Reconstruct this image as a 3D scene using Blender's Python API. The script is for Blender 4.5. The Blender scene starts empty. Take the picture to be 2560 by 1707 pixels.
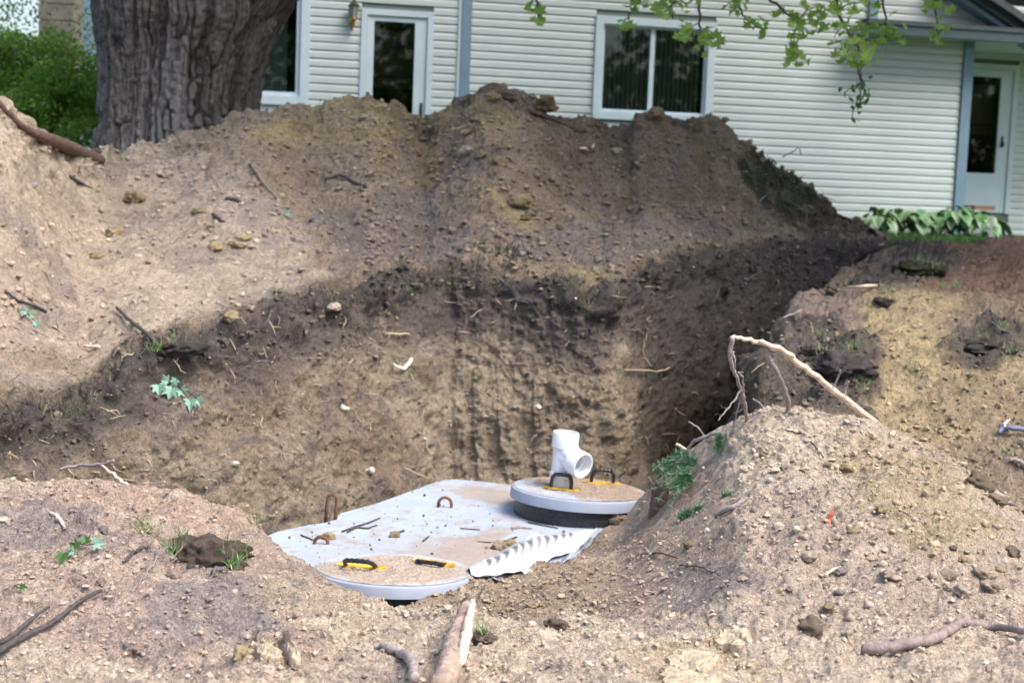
import bpy, math, random
import numpy as np
from mathutils import Vector, Matrix

R = math.radians
rng = np.random.RandomState(7)
random.seed(7)
SC = bpy.context.scene
COL = SC.collection

# ------------------------------------------------------------------ camera
F, CX, CY = 3800.0, 1280.0, 853.5
CAM = np.array([0.0, 0.0, 1.6])
PITCH, ROLL = R(6.0), R(2.3)
fwd = np.array([0, math.cos(PITCH), -math.sin(PITCH)])
r0_ = np.array([1.0, 0, 0]); u0_ = np.array([0, math.sin(PITCH), math.cos(PITCH)])
rgt = r0_ * math.cos(ROLL) + u0_ * math.sin(ROLL)
upv = u0_ * math.cos(ROLL) - r0_ * math.sin(ROLL)
cam_d = bpy.data.cameras.new('camera'); cam = bpy.data.objects.new('camera', cam_d); COL.objects.link(cam)
cam.matrix_world = Matrix([[rgt[0], upv[0], -fwd[0], CAM[0]], [rgt[1], upv[1], -fwd[1], CAM[1]],
                           [rgt[2], upv[2], -fwd[2], CAM[2]], [0, 0, 0, 1]])
cam_d.sensor_width = 36; cam_d.lens = F / 2560 * 36
cam_d.clip_start = 0.1; cam_d.clip_end = 2000
cam_d.dof.use_dof = True; cam_d.dof.focus_distance = 5.6; cam_d.dof.aperture_fstop = 3.8
SC.camera = cam

# ------------------------------------------------------------------ sky, sun, exposure
SUN_EL, SUN_AZ = R(56), R(124)          # azimuth measured clockwise from +Y
w = bpy.data.worlds.new('World'); SC.world = w; w.use_nodes = True
nt = w.node_tree; bg = nt.nodes['Background']
sky = nt.nodes.new('ShaderNodeTexSky'); sky.sky_type = 'NISHITA'; sky.sun_disc = False
sky.sun_elevation = SUN_EL; sky.sun_rotation = SUN_AZ; sky.dust_density = 3.5; sky.air_density = 1.0; sky.ozone_density = 1.0
nt.links.new(sky.outputs[0], bg.inputs[0]); bg.inputs[1].default_value = 0.15
sl = bpy.data.lights.new('sun', 'SUN'); sl.energy = 1.8; sl.angle = R(34); sl.color = (1, 0.94, 0.85)
sun = bpy.data.objects.new('sun', sl); COL.objects.link(sun)
sd = Vector((math.sin(SUN_AZ) * math.cos(SUN_EL), math.cos(SUN_AZ) * math.cos(SUN_EL), math.sin(SUN_EL)))
sun.rotation_euler = sd.to_track_quat('Z', 'Y').to_euler()
vs = SC.view_settings; vs.view_transform = 'Standard'; vs.look = 'None'; vs.gamma = 1; vs.use_curve_mapping = False
vs.exposure = 1.1

# ------------------------------------------------------------------ projection helpers (photo measurements -> places in the world)
def ray(px, py):
    px = np.asarray(px, float); py = np.asarray(py, float)
    return fwd + ((px - CX) / F)[..., None] * rgt - ((py - CY) / F)[..., None] * upv
def atY(px, py, Y):
    d = ray(px, py); t = (np.asarray(Y, float) - CAM[1]) / d[..., 1]
    return CAM + d * t[..., None]
def atZ(px, py, z):
    d = ray(px, py); t = (np.asarray(z, float) - CAM[2]) / d[..., 2]
    return CAM + d * t[..., None]
def atYZ(px, Y, z):
    px = np.asarray(px, float); Y = np.asarray(Y, float); z = np.asarray(z, float) - CAM[2]
    k = (px - CX) / F
    X = (k * (fwd[1] * Y + fwd[2] * z) - rgt[1] * Y - rgt[2] * z) / (rgt[0] - k * fwd[0])
    return np.stack([X, Y, z + CAM[2]], -1)
def proj(P):
    d = P - CAM; f_ = d @ fwd
    f_ = np.where(np.abs(f_) < 1e-3, 1e-3, f_)
    return CX + F * (d @ rgt) / f_, CY - F * (d @ upv) / f_, f_
V3 = lambda a: Vector((float(a[0]), float(a[1]), float(a[2])))

# ------------------------------------------------------------------ noise
_tab = {}
def vnoise(P, sc, seed):
    if seed not in _tab: _tab[seed] = np.random.RandomState(seed).rand(32, 32, 32).astype(np.float32) * 2 - 1
    T = _tab[seed]; Q = (P * sc).astype(np.float32) + 1000.0
    i = np.floor(Q).astype(np.int32); f = Q - i; f = f * f * f * (f * (f * 6 - 15) + 10)
    i &= 31; j = (i + 1) & 31
    x0, y0, z0 = i[..., 0], i[..., 1], i[..., 2]; x1, y1, z1 = j[..., 0], j[..., 1], j[..., 2]
    fx, fy, fz = f[..., 0], f[..., 1], f[..., 2]
    a = T[x0, y0, z0] * (1 - fx) + T[x1, y0, z0] * fx
    b = T[x0, y1, z0] * (1 - fx) + T[x1, y1, z0] * fx
    c = T[x0, y0, z1] * (1 - fx) + T[x1, y0, z1] * fx
    d = T[x0, y1, z1] * (1 - fx) + T[x1, y1, z1] * fx
    a = a * (1 - fy) + b * fy; c = c * (1 - fy) + d * fy
    return a * (1 - fz) + c * fz
def fbm(P, sc, octv, seed, gain=0.5, lac=2.07):
    r = 0; a = 1.0
    for k in range(octv):
        r = r + a * vnoise(P + k * 3.71, sc, seed + k); a *= gain; sc *= lac
    return r
_wt = {}
def clods(P, sc, seed, dens=0.6):
    """rounded lumps: one per lattice cell with its own size"""
    if seed not in _wt: _wt[seed] = np.random.RandomState(seed).rand(32, 32, 32, 4).astype(np.float32)
    T = _wt[seed]; Q = (P * sc).astype(np.float32) + 1000.0
    b = np.floor(Q - 0.5).astype(np.int32); best = np.zeros(Q.shape[:-1], np.float32)
    for dx in (0, 1):
        for dy in (0, 1):
            for dz in (0, 1):
                c = b + np.array([dx, dy, dz]); m = c & 31
                t = T[m[..., 0], m[..., 1], m[..., 2]]
                d = c + 0.25 + 0.5 * t[..., :3] - Q
                rad = np.where(t[..., 3] < dens, 0.18 + 0.42 * (t[..., 3] / dens) ** 1.5, 1e-3)
                q = 1 - (d * d).sum(-1) / (rad * rad)
                best = np.maximum(best, np.sqrt(np.maximum(q, 0)) * rad)
    return best / sc
def gsm(A, s, axis):
    if s <= 0: return A
    n = int(3 * s) + 1; k = np.exp(-0.5 * (np.arange(-n, n + 1) / s) ** 2); k /= k.sum()
    pad = [(0, 0)] * A.ndim; pad[axis] = (n, n); B = np.pad(A, pad, mode='reflect', reflect_type='odd')
    out = 0; L = A.shape[axis]
    for i, kk in enumerate(k):
        sl_ = [slice(None)] * A.ndim; sl_[axis] = slice(i, i + L); out = out + kk * B[tuple(sl_)]
    return out
def sstep(a, b, x):
    t = np.clip((x - a) / (b - a), 0, 1); return t * t * (3 - 2 * t)

# ------------------------------------------------------------------ materials
def M(name, col, rough=0.6, metal=0.0, spec=0.5, noise=None, bump=None, attr=False, trans=None):
    m = bpy.data.materials.new(name); m.use_nodes = True; n = m.node_tree; p = n.nodes['Principled BSDF']
    p.inputs['Roughness'].default_value = rough; p.inputs['Metallic'].default_value = metal
    p.inputs['Specular IOR Level'].default_value = spec
    src = None
    if attr:
        a = n.nodes.new('ShaderNodeAttribute'); a.attribute_name = 'Col'; src = a.outputs['Color']
    tc = n.nodes.new('ShaderNodeTexCoord')
    if noise:                        # list of (scale, amount, detail, stretch)
        for (scale, amt, det, st) in noise:
            mp = n.nodes.new('ShaderNodeMapping'); mp.inputs['Scale'].default_value = st
            n.links.new(tc.outputs['Object'], mp.inputs[0])
            t = n.nodes.new('ShaderNodeTexNoise'); t.inputs['Scale'].default_value = scale; t.inputs['Detail'].default_value = det
            n.links.new(mp.outputs[0], t.inputs['Vector'])
            mr = n.nodes.new('ShaderNodeMapRange'); mr.inputs['From Min'].default_value = 0.3; mr.inputs['From Max'].default_value = 0.7
            mr.inputs['To Min'].default_value = 1 - amt; mr.inputs['To Max'].default_value = 1 + amt
            n.links.new(t.outputs['Fac'], mr.inputs[0])
            mx = n.nodes.new('ShaderNodeMix'); mx.data_type = 'RGBA'; mx.blend_type = 'MULTIPLY'; mx.inputs[0].default_value = 1
            if src is None: mx.inputs[6].default_value = (*col, 1)
            else: n.links.new(src, mx.inputs[6])
            n.links.new(mr.outputs[0], mx.inputs[7]); src = mx.outputs[2]
    if src is None: p.inputs['Base Color'].default_value = (*col, 1)
    else: n.links.new(src, p.inputs['Base Color'])
    if bump:
        prev = None
        for (scale, dist, det, st) in bump:
            mp = n.nodes.new('ShaderNodeMapping'); mp.inputs['Scale'].default_value = st
            n.links.new(tc.outputs['Object'], mp.inputs[0])
            t = n.nodes.new('ShaderNodeTexNoise'); t.inputs['Scale'].default_value = scale; t.inputs['Detail'].default_value = det
            n.links.new(mp.outputs[0], t.inputs['Vector'])
            b = n.nodes.new('ShaderNodeBump'); b.inputs['Distance'].default_value = dist; b.inputs['Strength'].default_value = 1
            n.links.new(t.outputs['Fac'], b.inputs['Height'])
            if prev: n.links.new(prev, b.inputs['Normal'])
            prev = b.outputs[0]
        n.links.new(prev, p.inputs['Normal'])
    if trans:
        tr = n.nodes.new('ShaderNodeBsdfTranslucent'); tr.inputs[0].default_value = (*trans, 1)
        ms = n.nodes.new('ShaderNodeMixShader'); ms.inputs[0].default_value = 0.45
        n.links.new(p.outputs[0], ms.inputs[1]); n.links.new(tr.outputs[0], ms.inputs[2])
        n.links.new(ms.outputs[0], n.nodes['Material Output'].inputs[0])
    return m
I = (1, 1, 1)
SOIL = M('soil', None, 0.95, spec=0.12, attr=True, noise=[(9, 0.14, 5, I), (38, 0.22, 5, I), (130, 0.22, 3, I), (420, 0.2, 2, I)],
         bump=[(26, 0.03, 6, I), (85, 0.014, 5, I), (260, 0.007, 4, I)])
ROCK = M('stone', None, 0.9, spec=0.15, attr=True, noise=[(60, 0.2, 4, I)], bump=[(120, 0.004, 4, I)])
BARK = M('bark', None, 0.95, spec=0.1, attr=True, noise=[(14, 0.3, 5, (1, 1, 0.25)), (90, 0.2, 3, (1, 1, .3))], bump=[(45, 0.02, 5, (1, 1, 0.25))])
TWIG = M('twig_bark', (0.30, 0.26, 0.25), 0.85, noise=[(70, 0.35, 3, I)], bump=[(120, 0.003, 3, I)])
DARKTWIG = M('dark_twig', (0.07, 0.06, 0.062), 0.85, noise=[(70, 0.35, 3, I)], bump=[(120, 0.003, 3, I)])
REDROOT = M('red_root', (0.11, 0.068, 0.054), 0.85, noise=[(40, 0.35, 3, I)], bump=[(90, 0.004, 3, I)])
BAREWOOD = M('bare_wood', (0.70, 0.56, 0.44), 0.75, noise=[(30, 0.3, 4, (1, 1, 1))], bump=[(90, 0.003, 3, I)])
STRAW = M('straw', (0.55, 0.44, 0.30), 0.8)
SIDING = M('vinyl_siding', (0.50, 0.565, 0.575), 0.45, noise=[(1.1, 0.05, 3, I), (12, 0.04, 3, (.3, .3, 3))])
TRIMW = M('white_trim', (0.54, 0.65, 0.72), 0.45, noise=[(3, 0.05, 3, I)])
TRIMB = M('blue_grey_trim', (0.17, 0.27, 0.36), 0.5, noise=[(4, 0.08, 3, I)])
GUTTER = M('dark_gutter', (0.06, 0.095, 0.115), 0.45, noise=[(4, 0.1, 3, I)])
SHEATH = M('wall_backing', (0.16, 0.2, 0.18), 0.9)
INTERIOR = M('dark_interior', (0.02, 0.018, 0.016), 0.9)
BLIND = M('blind_slat', (0.34, 0.34, 0.28), 0.7)
CURTAIN = M('pale_curtain', (0.30, 0.36, 0.30), 0.85)
SHINGLE = M('roof_shingle', (0.07, 0.075, 0.085), 0.9, noise=[(20, 0.3, 3, I)])
BRASS = M('brass', (0.50, 0.33, 0.09), 0.35, metal=0.9)
DBRASS = M('tarnished_brass', (0.10, 0.085, 0.05), 0.45, metal=0.7)
BLACKM = M('black_metal', (0.02, 0.02, 0.022), 0.5)
CONC = M('tank_concrete', None, 0.75, spec=0.3, attr=True, noise=[(5, 0.06, 4, I), (90, 0.06, 3, I)], bump=[(120, 0.0012, 3, I)])
LIDM = M('grey_plastic', None, 0.5, spec=0.4, attr=True, noise=[(12, 0.06, 3, I)])
BLACKP = M('black_plastic', (0.022, 0.024, 0.03), 0.4, noise=[(60, 0.5, 3, I)])
YELLOW = M('yellow_plastic', (0.62, 0.40, 0.05), 0.6, noise=[(40, 0.3, 3, I), (16, .35, 4, I)])
PVC = M('white_pvc', (0.76, 0.79, 0.82), 0.28, noise=[(14, 0.03, 3, I)])
WPLAST = M('white_corrugated_plastic', None, 0.4, attr=True, noise=[(50, 0.06, 3, I)])
RUST = M('rusty_steel', (0.17, 0.075, 0.045), 0.85, noise=[(60, 0.4, 3, I)], bump=[(200, 0.002, 3, I)])
RED = M('red_plastic', (0.62, 0.20, 0.15), 0.5)
PILLB = M('pillar_block', (0.20, 0.17, 0.145), 0.95, noise=[(6, 0.2, 4, I), (60, 0.15, 3, I)], bump=[(50, 0.006, 3, I)])
MORTAR = M('mortar', (0.34, 0.31, 0.28), 0.95)
LEAFG = M('maple_leaf', (0.22, 0.36, 0.08), 0.5, noise=[(7, 0.35, 2, I)], trans=(0.38, 0.56, 0.10))
LEAFU = M('pale_leaf_underside', (0.20, 0.36, 0.27), 0.6, noise=[(20, 0.2, 2, I)])
LEAFD = M('green_leaf', (0.07, 0.20, 0.05), 0.5, noise=[(20, 0.3, 2, I)], trans=(0.1, 0.25, 0.04))
BUSHM = M('bush_leaf', None, 0.55, attr=True, trans=(0.16, 0.30, 0.03))
GRASSM = M('grass_blade', None, 0.6, attr=True)
HOSTA = M('hosta_leaf', None, 0.4, attr=True)
CEDAR = M('cedar_needles', (0.22, 0.40, 0.25), 0.6, noise=[(20, 0.4, 2, I)], trans=(0.06, 0.16, 0.05))
CROWN = M('crown_leaf', (0.07, 0.13, 0.03), 0.6, trans=(0.10, 0.18, 0.03))

def glass():
    m = bpy.data.materials.new('window_glass'); m.use_nodes = True; n = m.node_tree; n.nodes.clear()
    o = n.nodes.new('ShaderNodeOutputMaterial'); g = n.nodes.new('ShaderNodeBsdfGlossy'); g.inputs['Roughness'].default_value = 0.02
    g.inputs[0].default_value = (.9, .95, 1, 1)
    t = n.nodes.new('ShaderNodeBsdfTransparent'); t.inputs[0].default_value = (0.75, 0.8, 0.8, 1)
    mx = n.nodes.new('ShaderNodeMixShader'); fr = n.nodes.new('ShaderNodeFresnel'); fr.inputs[0].default_value = 1.42
    n.links.new(fr.outputs[0], mx.inputs[0]); n.links.new(t.outputs[0], mx.inputs[1]); n.links.new(g.outputs[0], mx.inputs[2])
    n.links.new(mx.outputs[0], o.inputs[0]); return m
GLASS = glass()

# ------------------------------------------------------------------ object helpers
def tag(o, label=None, cat=None, group=None, kind=None):
    if label: o['label'] = label
    if cat: o['category'] = cat
    if group: o['group'] = group
    if kind: o['kind'] = kind
    return o
def link(name, me, mat=None, parent=None, smooth=True):
    if mat is not None and not me.materials: me.materials.append(mat)
    o = bpy.data.objects.new(name, me); COL.objects.link(o)
    if parent is not None: o.parent = parent
    return o
def npmesh(name, P, faces, col=None, smooth=True):
    """P (N,3); faces (M,k) with constant k"""
    me = bpy.data.meshes.new(name); P = np.asarray(P, np.float32); faces = np.asarray(faces, np.int32); k = faces.shape[1]
    me.vertices.add(len(P)); me.vertices.foreach_set('co', P.ravel())
    me.loops.add(faces.size); me.loops.foreach_set('vertex_index', faces.ravel())
    me.polygons.add(len(faces)); me.polygons.foreach_set('loop_start', np.arange(0, faces.size, k, dtype=np.int32))
    me.polygons.foreach_set('loop_total', np.full(len(faces), k, np.int32))
    me.polygons.foreach_set('use_smooth', np.full(len(faces), smooth))
    me.update(calc_edges=True)
    if col is not None:
        a = me.color_attributes.new('Col', 'FLOAT_COLOR', 'POINT')
        c = np.ones((len(P), 4), np.float32); c[:, :3] = col; a.data.foreach_set('color', c.ravel())
    return me
def empty(name, loc=(0, 0, 0)):
    o = bpy.data.objects.new(name, None); COL.objects.link(o); o.location = [float(v) for v in loc]
    o.empty_display_size = 0.1
    return o
class MB:
    def __init__(s): s.v = []; s.f = []; s.c = []
    def add(s, vs_, fs, col=(1, 1, 1)):
        b = len(s.v); s.v += [tuple(map(float, v)) for v in vs_]; s.f += [tuple(i + b for i in f) for f in fs]; s.c += [col] * len(vs_)
        return s
    def box(s, c, size, rot=None, col=(1, 1, 1)):
        hx, hy, hz = size[0] / 2, size[1] / 2, size[2] / 2
        vs_ = [Vector((x * hx, y * hy, z * hz)) for z in (-1, 1) for y in (-1, 1) for x in (-1, 1)]
        if rot is not None: vs_ = [rot @ v for v in vs_]
        c = Vector(c)
        return s.add([v + c for v in vs_], [(0, 2, 3, 1), (4, 5, 7, 6), (0, 1, 5, 4), (2, 6, 7, 3), (0, 4, 6, 2), (1, 3, 7, 5)], col)
    def tube(s, pts, rad, n=8, cap=True, wob=0.0, col=(1, 1, 1), flat=1.0):
        pts = [Vector(p) for p in pts]; m = len(pts)
        if not hasattr(rad, '__len__'): rad = [rad] * m
        if len(rad) != m: rad = list(np.interp(np.linspace(0, 1, m), np.linspace(0, 1, len(rad)), rad))
        vs_ = []; nrm = None
        for i, p in enumerate(pts):
            t = (pts[min(i + 1, m - 1)] - pts[max(i - 1, 0)]).normalized()
            if nrm is None:
                nrm = t.orthogonal().normalized()
            nrm = (nrm - t * nrm.dot(t)).normalized(); bn = t.cross(nrm)
            for k in range(n):
                a = 2 * math.pi * k / n; r = rad[i] * (1 + wob * (random.random() - .5) * 2)
                vs_.append(p + nrm * math.cos(a) * r + bn * math.sin(a) * r * flat)
        fs = [(i * n + k, i * n + (k + 1) % n, (i + 1) * n + (k + 1) % n, (i + 1) * n + k) for i in range(m - 1) for k in range(n)]
        if cap: fs += [tuple(range(n - 1, -1, -1)), tuple(range((m - 1) * n, m * n))]
        return s.add(vs_, fs, col)
    def lathe(s, prof, c, axis=(0, 0, 1), n=40, col=(1, 1, 1)):
        """prof list of (r, h) along axis"""
        ax = Vector(axis).normalized(); a = ax.orthogonal().normalized(); b = ax.cross(a); c = Vector(c)
        vs_ = [c + ax * h + (a * math.cos(2 * math.pi * k / n) + b * math.sin(2 * math.pi * k / n)) * r for r, h in prof for k in range(n)]
        fs = [(i * n + k, i * n + (k + 1) % n, (i + 1) * n + (k + 1) % n, (i + 1) * n + k) for i in range(len(prof) - 1) for k in range(n)]
        return s.add(vs_, fs, col)
    def build(s, name, mat, parent=None, smooth=False, auto=None, origin=None):
        me = bpy.data.meshes.new(name)
        vs_ = s.v
        if origin is not None: vs_ = [(v[0] - origin[0], v[1] - origin[1], v[2] - origin[2]) for v in vs_]
        me.from_pydata(vs_, [], s.f); me.update()
        a = me.color_attributes.new('Col', 'FLOAT_COLOR', 'POINT')
        a.data.foreach_set('color', np.array([(*c, 1) for c in s.c], np.float32).ravel())
        if smooth: me.polygons.foreach_set('use_smooth', [True] * len(me.polygons))
        if auto is not None:
            me.set_sharp_from_angle(angle=R(auto))
        o = link(name, me, mat, parent)
        if origin is not None and parent is None: o.location = [float(x) for x in origin]
        return o

# ================================================================== THE EARTH
TAN = np.array([.44, .37, .295]); PINK = np.array([.38, .30, .25]); YEL = np.array([.40, .325, .195])
BRN = np.array([.25, .20, .15]); GRY = np.array([.25, .215, .205]); TOP = np.array([.060, .052, .050]); DBR = np.array([.12, .095, .075])
surfC = []
surfaces = []        # (grid points) for later placing of things on the ground

def loft(name, rows, nseg, x0, x1, du, su=3.0, sv=4.0):
    """rows: each a function u(px)->(n,3) world points. nseg: subdivisions between rows"""
    u = np.arange(x0, x1 + 1, du, dtype=float)
    Rw = [gsm(r(u), su, 0) for r in rows]
    out = []; vv = []
    for k in range(len(Rw) - 1):
        for j in range(nseg[k]):
            t = j / nseg[k]; out.append(Rw[k] * (1 - t) + Rw[k + 1] * t); vv.append(k + t)
    out.append(Rw[-1]); vv.append(len(Rw) - 1)
    G = np.stack(out, 0); G = gsm(G, sv, 0)
    Vr = np.repeat(np.array(vv)[:, None], len(u), 1); U = np.repeat(u[None], len(vv), 0)
    return G, U, Vr
def normals(G):
    a = np.gradient(G, axis=1); b = np.gradient(G, axis=0); n = np.cross(a, b); n /= (np.linalg.norm(n, axis=-1, keepdims=True) + 1e-9)
    return n
def grid_obj(name, G, C, label=None):
    nv, nu = G.shape[:2]; i = np.arange(nv - 1)[:, None] * nu + np.arange(nu - 1)[None]
    f = np.stack([i, i + 1, i + nu + 1, i + nu], -1).reshape(-1, 4)
    me = npmesh(name, G.reshape(-1, 3), f, C.reshape(-1, 3)); o = link(name, me, SOIL)
    tag(o, kind='structure')
    if label: o['label'] = label
    surfaces.append(G); surfC.append(C.reshape(-1, 3))
    return o
def rowY(lst):       # (px, py, Y)
    a = np.array(lst, float); return lambda u: atY(u, np.interp(u, a[:, 0], a[:, 1]), np.interp(u, a[:, 0], a[:, 2]))
def rowZ(lst):       # (px, Y, z)
    a = np.array(lst, float); return lambda u: atYZ(u, np.interp(u, a[:, 0], a[:, 1]), np.interp(u, a[:, 0], a[:, 2]))
def mixr(ra, rb, t, dy=0, dz=0, nz=0, seed=90):
    def f(u):
        p = ra(u) * (1 - t) + rb(u) * t; p = p + np.array([0, dy, dz])
        if nz: p[:, 2] += nz * vnoise(np.stack([u / 200, 0 * u, 0 * u], -1), 1, seed); 
        return p
    return f
def blob(px, py, cx, cy, rx, ry, ang=0, P=None, warp=0.5):
    a = R(ang); dx = px - cx; dy = py - cy; X = (dx * math.cos(a) + dy * math.sin(a)) / rx; Y = (-dx * math.sin(a) + dy * math.cos(a)) / ry
    d = np.sqrt(X * X + Y * Y)
    if P is not None: d = d + warp * P
    return sstep(1.15, 0.75, d)
def mix(C, c, m): return C * (1 - m[..., None]) + c * m[..., None]
def rough(G, n, big=.06, mid=.02, fine=.006, cl=.5, cs=9, seed=11, mask=1.0):
    """earth relief: large undulation, crumbs, lumps"""
    d = big * fbm(G, 1.6, 3, seed) + mid * fbm(G, 9, 3, seed + 20, .55) + fine * fbm(G, 48, 3, seed + 40, .6)
    wv = np.stack([fbm(G + 5.1, cs * 1.7, 3, seed + 60), fbm(G + 9.7, cs * 1.7, 3, seed + 60), fbm(G + 2.3, cs * 1.7, 3, seed + 60)], -1)
    Gw = G + wv * (.30 / cs); pat = .25 + .75 * sstep(-.35, .35, fbm(G, 2.1, 2, seed + 63))
    d = d + cl * pat * (clods(Gw, cs, seed + 1, .30) + 1.1 * clods(Gw + wv * .02, cs * 2.2, seed + 2, .45) + 1.2 * clods(Gw, cs * 4.6, seed + 3, .6))
    rg_ = np.abs(fbm(G, 13, 4, seed + 64, .55)); d = d + mid * .9 * (.35 - rg_)
    return G + n * (d * mask)[..., None]

# ---- A: the far bank: pit wall, ground edge and the long spoil mound
botA = [(-500, 5.8, -.33), (0, 6.75, -.33), (200, 7.1, -.33), (400, 7.5, -.33), (680, 8.12, -.33), (830, 8.52, -.33), (1000, 9.1, -.33), (1130, 9.6, -.33),
        (1290, 9.62, -.33), (1450, 9.66, -.33), (1540, 9.75, -.33), (1620, 10.3, -.33), (1700, 10.8, -.33), (1900, 12.0, -.33), (2100, 13.2, -.33), (2300, 14.7, -.33), (3000, 17.5, -.33)]
topA = [(-500, 1080, 6.3), (0, 1062, 7.3), (100, 1045, 7.5), (200, 1020, 7.7), (250, 975, 7.8), (330, 905, 8.0), (400, 880, 8.15), (500, 850, 8.4), (600, 835, 8.65), (700, 790, 8.95),
        (800, 760, 9.25), (900, 725, 9.6), (1000, 705, 9.95), (1130, 705, 10.2), (1300, 722, 10.1), (1420, 745, 10.0), (1500, 765, 9.95), (1545, 735, 10.1),
        (1600, 690, 10.6), (1700, 655, 11.3), (1800, 640, 11.9), (1900, 628, 12.5), (2000, 616, 13.1), (2100, 610, 13.7), (2240, 606, 15.0), (2300, 618, 15.3), (2400, 630, 15.4), (3000, 640, 16)]
crestA = [(-500, 20, 9.0), (-100, 195, 9.7), (0, 250, 10.0), (50, 292, 10.2), (120, 340, 10.6), (200, 352, 11.4), (300, 358, 12.2), (370, 355, 12.5), (420, 346, 12.6), (500, 318, 12.6),
          (570, 290, 12.6), (640, 277, 12.6), (700, 278, 12.6), (760, 272, 12.6), (800, 262, 12.6), (850, 247, 12.6), (900, 234, 12.6), (930, 231, 12.6), (960, 243, 12.6), (990, 255, 12.7),
          (1020, 262, 12.8), (1040, 280, 12.9), (1052, 301, 13.0), (1075, 296, 13.0), (1100, 280, 12.9), (1130, 258, 12.8), (1160, 232, 12.7), (1195, 214, 12.6), (1220, 196, 12.6),
          (1255, 200, 12.6), (1275, 205, 12.6), (1300, 215, 12.6), (1335, 232, 12.7), (1370, 262, 12.8), (1400, 280, 13.0), (1440, 290, 13.1), (1480, 300, 13.2), (1530, 308, 13.3),
          (1580, 300, 13.3), (1598, 276, 13.2), (1630, 270, 13.2), (1670, 277, 13.3), (1720, 294, 13.4), (1770, 296, 13.5), (1800, 296, 13.5), (1825, 304, 13.5), (1850, 325, 13.6),
          (1890, 350, 13.7), (1940, 385, 13.8), (1985, 415, 13.9), (2000, 440, 14.0), (2050, 492, 14.2), (2100, 525, 14.4), (2150, 548, 14.7), (2200, 568, 15.0), (2245, 604, 15.4), (2300, 622, 15.6), (3000, 630, 16.2)]
rB, rT, rC = rowZ(botA), rowY(topA), rowY(crestA)
rowsA = [lambda u: rB(u) + np.array([0, -.5, -.5]), rB, mixr(rB, rT, .5, -.03), rT, mixr(rT, rC, .33, .12, -.10, .12, 91), mixr(rT, rC, .68, .1, -.10, .2, 92), rC,
         lambda u: rC(u) + np.array([0, .7, -.35]), lambda u: np.concatenate([rC(u)[:, :1] * 1.12, rC(u)[:, 1:2] + 2.6, np.full((len(u), 1), .95)], 1)]
G, U, Vr = loft('A', rowsA, [14, 72, 80, 60, 70, 90, 14, 8], -500, 2900, 3.4, su=2.2, sv=3.0)
n = normals(G)
if n[..., 1].mean() > 0: n = -n
wall = sstep(.9, 1.1, Vr) * sstep(3.08, 2.9, Vr)
mound = sstep(3.1, 3.5, Vr)
PXo, PYo, _ = proj(G)
n1 = fbm(G, 2.3, 4, 61); n2 = fbm(G, 7, 3, 66)
# digger-bucket tooth marks down the pit face, and horizontal erosion in the bank at left
face = wall * sstep(1090, 1150, U) * sstep(1580, 1520, U)
xg = (U + 22 * vnoise(G, 1.2, 5) + 12 * np.sin(U / 37.) - (PYo - 700) * .06)
ph = ((xg - 1130) / 64) % 1.0
groove = sstep(.27, .21, np.abs(ph - .5) + .05 * n2) * (.15 + .85 * sstep(-.25, .25, fbm(G * np.array([1, 1, .6]), 2.6, 2, 78))) * sstep(720, 760, PYo)
wallx = wall * sstep(1080, 1000, U)
G2 = rough(G, n, big=.05, mid=.028, fine=.007, cl=.26, cs=7, seed=11, mask=(1 - .7 * face * groove) * (1 - .55 * mound * blob(PXo, PYo, 230, 640, 620, 330, 30, n1 * .5)) * (1 - .35 * mound) * (1 - .35 * wall))
G2 = G2 + n * (-.026 * face * groove + .022 * face * (1 - groove) * fbm(G, 14, 4, 33, .6))[..., None]
G2 = G2 + n * (np.clip(.026 + .022 * n1, 0.004, .05) * wall * (face * fbm(G * np.array([1, 1, .45]), 5.5, 3, 35) + (1 - face) * 1.4 * fbm(G, 3.2, 4, 36, .6)))[..., None]
# overhanging sod edge above the wall, ragged
edge = sstep(2.6, 2.95, Vr) * sstep(3.5, 3.0, Vr)
G2 = G2 + n * (edge * (.05 + .06 * fbm(G, 8, 2, 37)))[..., None]
# blocky lumps on the upper mound
G2 = G2 + n * (mound * .28 * clods(G + .06 * np.stack([n1, n2, n1], -1), 3.3, 47, .35) * sstep(6.05, 5.0, Vr + .9 * n1 * 0))[..., None]
rill = np.abs(fbm(G * np.array([1.0, .5, .6]), 4.0, 3, 71))
cr_ = sstep(5.3, 5.8, Vr) * sstep(6.6, 6.1, Vr)
G2 = G2 + n * (cr_ * .07 * fbm(G, 3.6, 4, 73, .6))[..., None]
G2 = G2 - n * (mound * .012 * sstep(.22, 0, rill))[..., None]
C = np.zeros(G.shape) + BRN
px, py = PXo, PYo
nn = n1 * .55 + n2 * .35
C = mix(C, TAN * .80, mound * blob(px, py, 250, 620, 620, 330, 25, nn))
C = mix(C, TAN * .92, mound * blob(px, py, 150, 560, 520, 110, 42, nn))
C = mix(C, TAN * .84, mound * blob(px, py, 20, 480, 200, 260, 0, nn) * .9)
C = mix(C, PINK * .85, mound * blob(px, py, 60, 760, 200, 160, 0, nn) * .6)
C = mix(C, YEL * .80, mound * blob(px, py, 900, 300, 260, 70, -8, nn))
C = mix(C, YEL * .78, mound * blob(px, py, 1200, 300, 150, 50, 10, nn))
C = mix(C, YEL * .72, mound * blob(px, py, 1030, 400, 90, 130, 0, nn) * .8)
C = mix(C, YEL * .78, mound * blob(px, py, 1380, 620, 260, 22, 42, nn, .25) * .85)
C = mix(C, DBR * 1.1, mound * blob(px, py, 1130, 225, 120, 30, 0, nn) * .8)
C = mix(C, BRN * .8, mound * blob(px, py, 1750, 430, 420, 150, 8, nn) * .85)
C = mix(C, GRY * .75, mound * blob(px, py, 1550, 600, 320, 60, -5, nn) * .7)
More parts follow.
